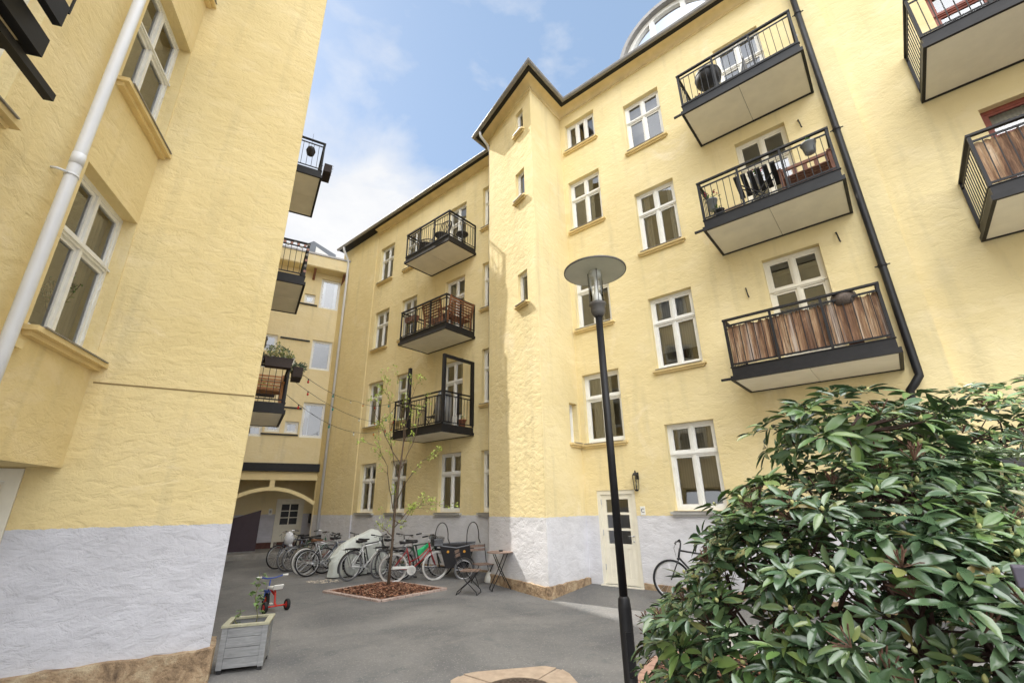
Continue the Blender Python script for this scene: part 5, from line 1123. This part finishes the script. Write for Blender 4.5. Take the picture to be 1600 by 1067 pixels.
def npmesh(name, V, F, mat, parent, smooth=True):
    me = bpy.data.meshes.new(name); me.vertices.add(len(V)); me.vertices.foreach_set('co', V.ravel())
    nF = len(F); me.loops.add(nF*4); me.loops.foreach_set('vertex_index', F.ravel()); me.polygons.add(nF); me.polygons.foreach_set('loop_start', np.arange(0, nF*4, 4)); me.polygons.foreach_set('loop_total', np.full(nF, 4))
    me.materials.append(mat); me.polygons.foreach_set('use_smooth', np.full(nF, smooth)); me.update(calc_edges=True); me.validate()
    o = bpy.data.objects.new(name, me); COL.objects.link(o); o.parent = parent; return o
def bush(name, label, blobs, base, dens, L, mats, budp, seedp, nl=(8, 12), droop=80, cat='shrub'):
    root = thing(name, label, cat, base); b0 = np.array(base); P = []; A = []; B = [(np.array(c), np.array(r)) for c, r in blobs]
    for i, (c, r) in enumerate(B):
        area = 4*pi*(np.mean(r)**2); n = int(area*dens)
        for _ in range(n):
            d = rng.normal(size=3); d /= np.linalg.norm(d)
            if d[2] < -.55: continue
            rad = 1+rng.normal(0, .07)-(.3 if rng.random() < .33 else 0); p = c+d*r*rad
            if p[2] < .0: continue
            if any(j != i and np.sum(((p-c2)/r2)**2) < .62 for j, (c2, r2) in enumerate(B)): continue
            P.append(p-b0); A.append(d/r*np.mean(r)*.8+np.array([0, 0, .85])+rng.normal(0, .12, 3))
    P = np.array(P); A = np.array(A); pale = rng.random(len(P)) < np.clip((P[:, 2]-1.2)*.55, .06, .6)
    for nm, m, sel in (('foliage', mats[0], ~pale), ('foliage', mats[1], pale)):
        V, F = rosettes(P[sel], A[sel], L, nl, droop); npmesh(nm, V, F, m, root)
    bd = MB(); sd = MB()
    for p, a in zip(P, A):
        a = V3(a).normalized(); p = V3(p); q = random.random()
        if q < budp:
            r = L*.085; ln = L*random.uniform(.2, .3); bd.tube([p, p+a*ln*.35, p+a*ln*.7, p+a*ln], [r*.5, r, r*.75, .001], 6)
        elif q < budp+seedp:
            for k in range(random.randint(8, 14)):
                d = (a+rv(.75)).normalized(); e = p+d*L*random.uniform(.35, .65); sd.tube([p, e], .0022, 3, None, 0, False, False); sd.tube([e, e+(d+rv(.3))*L*.14], [L*.035, L*.02], 4)
    if bd.v: tag(bd.build('flower_buds', M_bud, root, True), None, kind='stuff')
    if sd.v: tag(sd.build('seed_heads', M_seed, root), None, kind='stuff')
    br = MB()
    for c, r in B:
        c = V3(c-b0); g0 = V3((random.uniform(-.25, .25), random.uniform(-.25, .25), 0)); mid = g0.lerp(c, .5)+rv(.12); br.tube([g0, g0.lerp(mid, .5)+rv(.04), mid, mid.lerp(c, .5)+rv(.04), c], [.028, .022, .018, .013, .009], 6)
        for k in range(8): d = rv(1).normalized(); e = c+V3((d.x*r[0], d.y*r[1], abs(d.z)*r[2]))*.92; m = c.lerp(e, .5)+rv(.05)-V3((0, 0, .04)); br.tube([c, m, e], [.008, .006, .003], 5)
    br.build('branches', M_rbark, root, True); return root
def blob(u, v, D, rx, rz=None): c = at(u, v, D); return ((float(c[0]), float(c[1]), float(c[2])), (rx, rx, rz or rx*.8))
b1 = [blob(1062, 1000, 3.1, .22, .20), blob(1135, 960, 3.0, .30, .26), blob(1190, 1010, 2.8, .40, .36), blob(1160, 880, 3.15, .20, .16), blob(1205, 830, 3.2, .36, .26), blob(1340, 830, 2.95, .52, .40), blob(1310, 960, 2.75, .55, .45), blob(1322, 678, 3.05, .42, .20), blob(1425, 770, 3.2, .38, .2), blob(1405, 885, 2.8, .46, .34),
      blob(1430, 990, 2.6, .5, .42), blob(1530, 975, 2.8, .46, .32), blob(1560, 1030, 2.7, .5, .42), blob(1300, 1090, 2.6, .5, .35), blob(1470, 1130, 2.5, .5, .3), blob(1650, 1030, 3.1, .5, .4), blob(1150, 1090, 2.9, .42, .3), blob(1430, 810, 3.2, .32, .2), blob(1760, 1040, 3.4, .6, .5), blob(1250, 900, 3.0, .4, .34)]
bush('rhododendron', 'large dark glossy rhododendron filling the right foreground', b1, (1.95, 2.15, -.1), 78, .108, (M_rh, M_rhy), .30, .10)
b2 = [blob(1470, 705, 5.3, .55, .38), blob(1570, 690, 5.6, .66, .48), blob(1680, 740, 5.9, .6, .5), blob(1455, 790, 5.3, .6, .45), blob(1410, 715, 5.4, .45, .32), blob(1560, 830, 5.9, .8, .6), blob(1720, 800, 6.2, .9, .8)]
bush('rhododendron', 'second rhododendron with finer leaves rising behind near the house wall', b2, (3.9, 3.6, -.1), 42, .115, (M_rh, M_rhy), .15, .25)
b3 = [blob(1555, 770, 3.9, .22, .24), blob(1560, 830, 3.8, .28, .26), blob(1540, 880, 3.8, .26, .24), blob(1600, 860, 3.7, .3, .3), blob(1580, 950, 3.6, .4, .35)]
M_var = leaf_mat('variegated_leaf', [(0., (.10, .17, .07)), (.4, (.26, .34, .20)), (.75, (.48, .54, .40)), (1., (.60, .64, .50))], .4)
bush('variegated_shrub', 'pale variegated shrub growing against the wooden shed corner', b3, (2.75, 2.6, -.1), 170, .06, (M_var, M_var), 0, 0, (6, 9), 70)
# bark mulch and brick edge round the shrubs
pth = [gnd(1000, 1100), gnd(1000, 1056), gnd(1022, 1040), gnd(1060, 1010), gnd(1110, 985)]
edge = [(1.02, 4.9), (1.36, 5.75), (1.62, 6.25), (2.25, 6.55), (3.4, 6.1), (6.2, 3.4)]
poly = edge+[(6.2, -2.5), (1.1, .9), (.95, 3.)]
f = MB()
for (ax, ay), (bx, by) in zip(edge, edge[1:]):
    L = math.hypot(bx-ax, by-ay); n = max(2, int(L/.22)); 
    for i in range(n):
        p = V3((ax+(bx-ax)*(i+.04)/n, ay+(by-ay)*(i+.04)/n, -.07)); q = V3((ax+(bx-ax)*(i+.96)/n, ay+(by-ay)*(i+.96)/n, -.07)); f.obox(p, q, .11, .09)
tag(f.build('brick_edging', flat('worn_brick', (.40, .25, .19), .85, .3, 8, .5), None, bevel=.008), None, kind='structure')
def inpoly(x, y):
    c = False; n = len(poly)
    for i in range(n):
        (x1, y1), (x2, y2) = poly[i], poly[i-1]
        if (y1 > y) != (y2 > y) and x < (x2-x1)*(y-y1)/(y2-y1)+x1: c = not c
    return c
def mpt():
    while True:
        x, y = random.uniform(.95, 3.6), random.uniform(2.4, 6.5)
        if inpoly(x, y): return x, y
b = chips('', None, 6000, mpt, lambda x, y: -.07, .03); b.add([(x, y, -.07) for x, y in poly], [tuple(range(len(poly)))[::-1]], 1)
tag(b.build('bark_mulch', [M_bark, M_soil], None), 'red-brown bark mulch under the large rhododendron', 'mulch', kind='stuff')
# wooden shed corner and rail end at the right edge
sh = thing('garden_shed', 'weathered yellowish wooden shed corner with dark roof edge at the right edge', 'shed', (3.22, 3.15, -.1), R(-38))
f = MB(); f.box(-.06, 1.6, -.06, 1.4, 1.98, 2.03); f.build('roof', M_roof, sh); f = MB(); f.box(-.03, 1.58, -.03, 1.36, 1.86, 1.979); f.build('roof_board', wood('yellowed_board', (.38, .31, .15), (.52, .44, .25), (5, 5, 1), .75), sh)
M_post = wood('mossy_post', (.24, .20, .09), (.44, .38, .20), (1, 1, 5), .8)
f = MB(); f.box(0.02, .12, 0.02, .12, 0, 1.859); f.build('corner_post', M_post, sh); f = MB(); f.box(.121, 1.55, .04, .07, .05, 1.859); f.build('wall', M_post, sh); f = MB(); f.box(.04, .07, .121, 1.3, .05, 1.859); f.build('wall', M_post, sh)
rl = thing('wooden_rail', 'dark grey-violet painted rail end poking into view at the right edge', 'rail', (1.40, 1.42, 1.46), R(-42))
f = MB(); f.box(.0, 1.3, -.03, .03, .0, .055); f.build('rail', flat('grey_violet_paint', (.10, .09, .12), .55, .15, 8), rl, bevel=.004); f = MB(); f.box(.55, .62, -.035, .035, -1.56, -.001); f.build('post', M_grayw, rl)
# ================================================================ LIGHT
AZS = atan2(-.7676, .6409)            # towards the sun: along the long house wall, away from the camera
sun_el = R(48); off = R(-3.)
dx, dy = sin(AZS+off), cos(AZS+off)
sd = Vector((dx*cos(sun_el), dy*cos(sun_el), sin(sun_el)))
sl = bpy.data.lights.new('sun', 'SUN'); sl.energy = 5.; sl.angle = R(.6); sl.color = (1, .95, .86)
so = bpy.data.objects.new('sun', sl); COL.objects.link(so); so.rotation_euler = sd.to_track_quat('Z', 'Y').to_euler(); so.location = (-10, 15, 30)
wd = bpy.data.worlds.new('World'); SC.world = wd; wd.use_nodes = True; nt = wd.node_tree
class WN(NT):
    def __init__(s): s.t = nt
w = WN(); bg = nt.nodes['Background']
sky = nt.nodes.new('ShaderNodeTexSky'); sky.sky_type = 'NISHITA'; sky.sun_disc = False; sky.sun_elevation = sun_el; sky.sun_rotation = atan2(dx, dy)
sky.air_density = 1.; sky.dust_density = .6; sky.ozone_density = 2.
vec = nt.nodes.new('ShaderNodeTexCoord').outputs['Generated']
mp = nt.nodes.new('ShaderNodeMapping'); mp.inputs['Scale'].default_value = (1.3, 1.3, 2.6); nt.links.new(vec, mp.inputs[0])
n1 = w.noise(mp.outputs[0], 2.1, 7, .55, .3)
sp = w.n('SeparateXYZ', None, Vector=vec); X, Y, Z = sp.outputs
low = w.ramp(Z, [(.60, 1.), (.74, 0.)])                   # cloud bank low over the link building
back = w.ramp(w.math('ADD', w.math('ADD', w.math('MULTIPLY', Y, -.88), w.math('MULTIPLY', X, -.02)), w.math('MULTIPLY', Z, .12)), [(.30, 0.), (.75, 1.)])   # sky brightness added behind the camera, out of view, to lift the walls
cov = w.math('ADD', w.math('SUBTRACT', n1, .5), w.math('SUBTRACT', w.math('MULTIPLY', low, .42), .10))
mask = w.ramp(cov, [(-.04, 0.), (.10, .45), (.26, 1.)])
top = w.ramp(Z, [(.85, 0.), (.94, 1.)])                    # sky brightness added above the view, to light ground, soffits and walls
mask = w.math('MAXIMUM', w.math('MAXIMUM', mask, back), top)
n2 = w.noise(mp.outputs[0], 4.5, 5, .6)
CLB = 6.9; FILLB = 46.  # brightness of the clouds, then of the added fill sky out of view
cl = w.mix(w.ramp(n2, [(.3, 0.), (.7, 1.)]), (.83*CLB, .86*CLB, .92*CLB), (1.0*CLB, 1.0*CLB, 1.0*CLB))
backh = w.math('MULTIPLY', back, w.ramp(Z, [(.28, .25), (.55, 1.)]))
cl = w.mix(w.math('MAXIMUM', backh, top), cl, (1.0*FILLB, 1.0*FILLB, 1.0*FILLB))
blue = w.mix(.55, sky.outputs[0], (3.5, 4.9, 6.9))
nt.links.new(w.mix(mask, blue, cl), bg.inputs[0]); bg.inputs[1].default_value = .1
SC.view_settings.view_transform = 'Standard'; SC.view_settings.look = 'None'; SC.view_settings.exposure = .56; SC.view_settings.gamma = 1
SC.render.engine = 'CYCLES'; SC.cycles.max_bounces = 8; SC.cycles.diffuse_bounces = 5; SC.cycles.transparent_max_bounces = 16
SC.cycles.use_denoising = True; SC.cycles.sample_clamp_indirect = 8
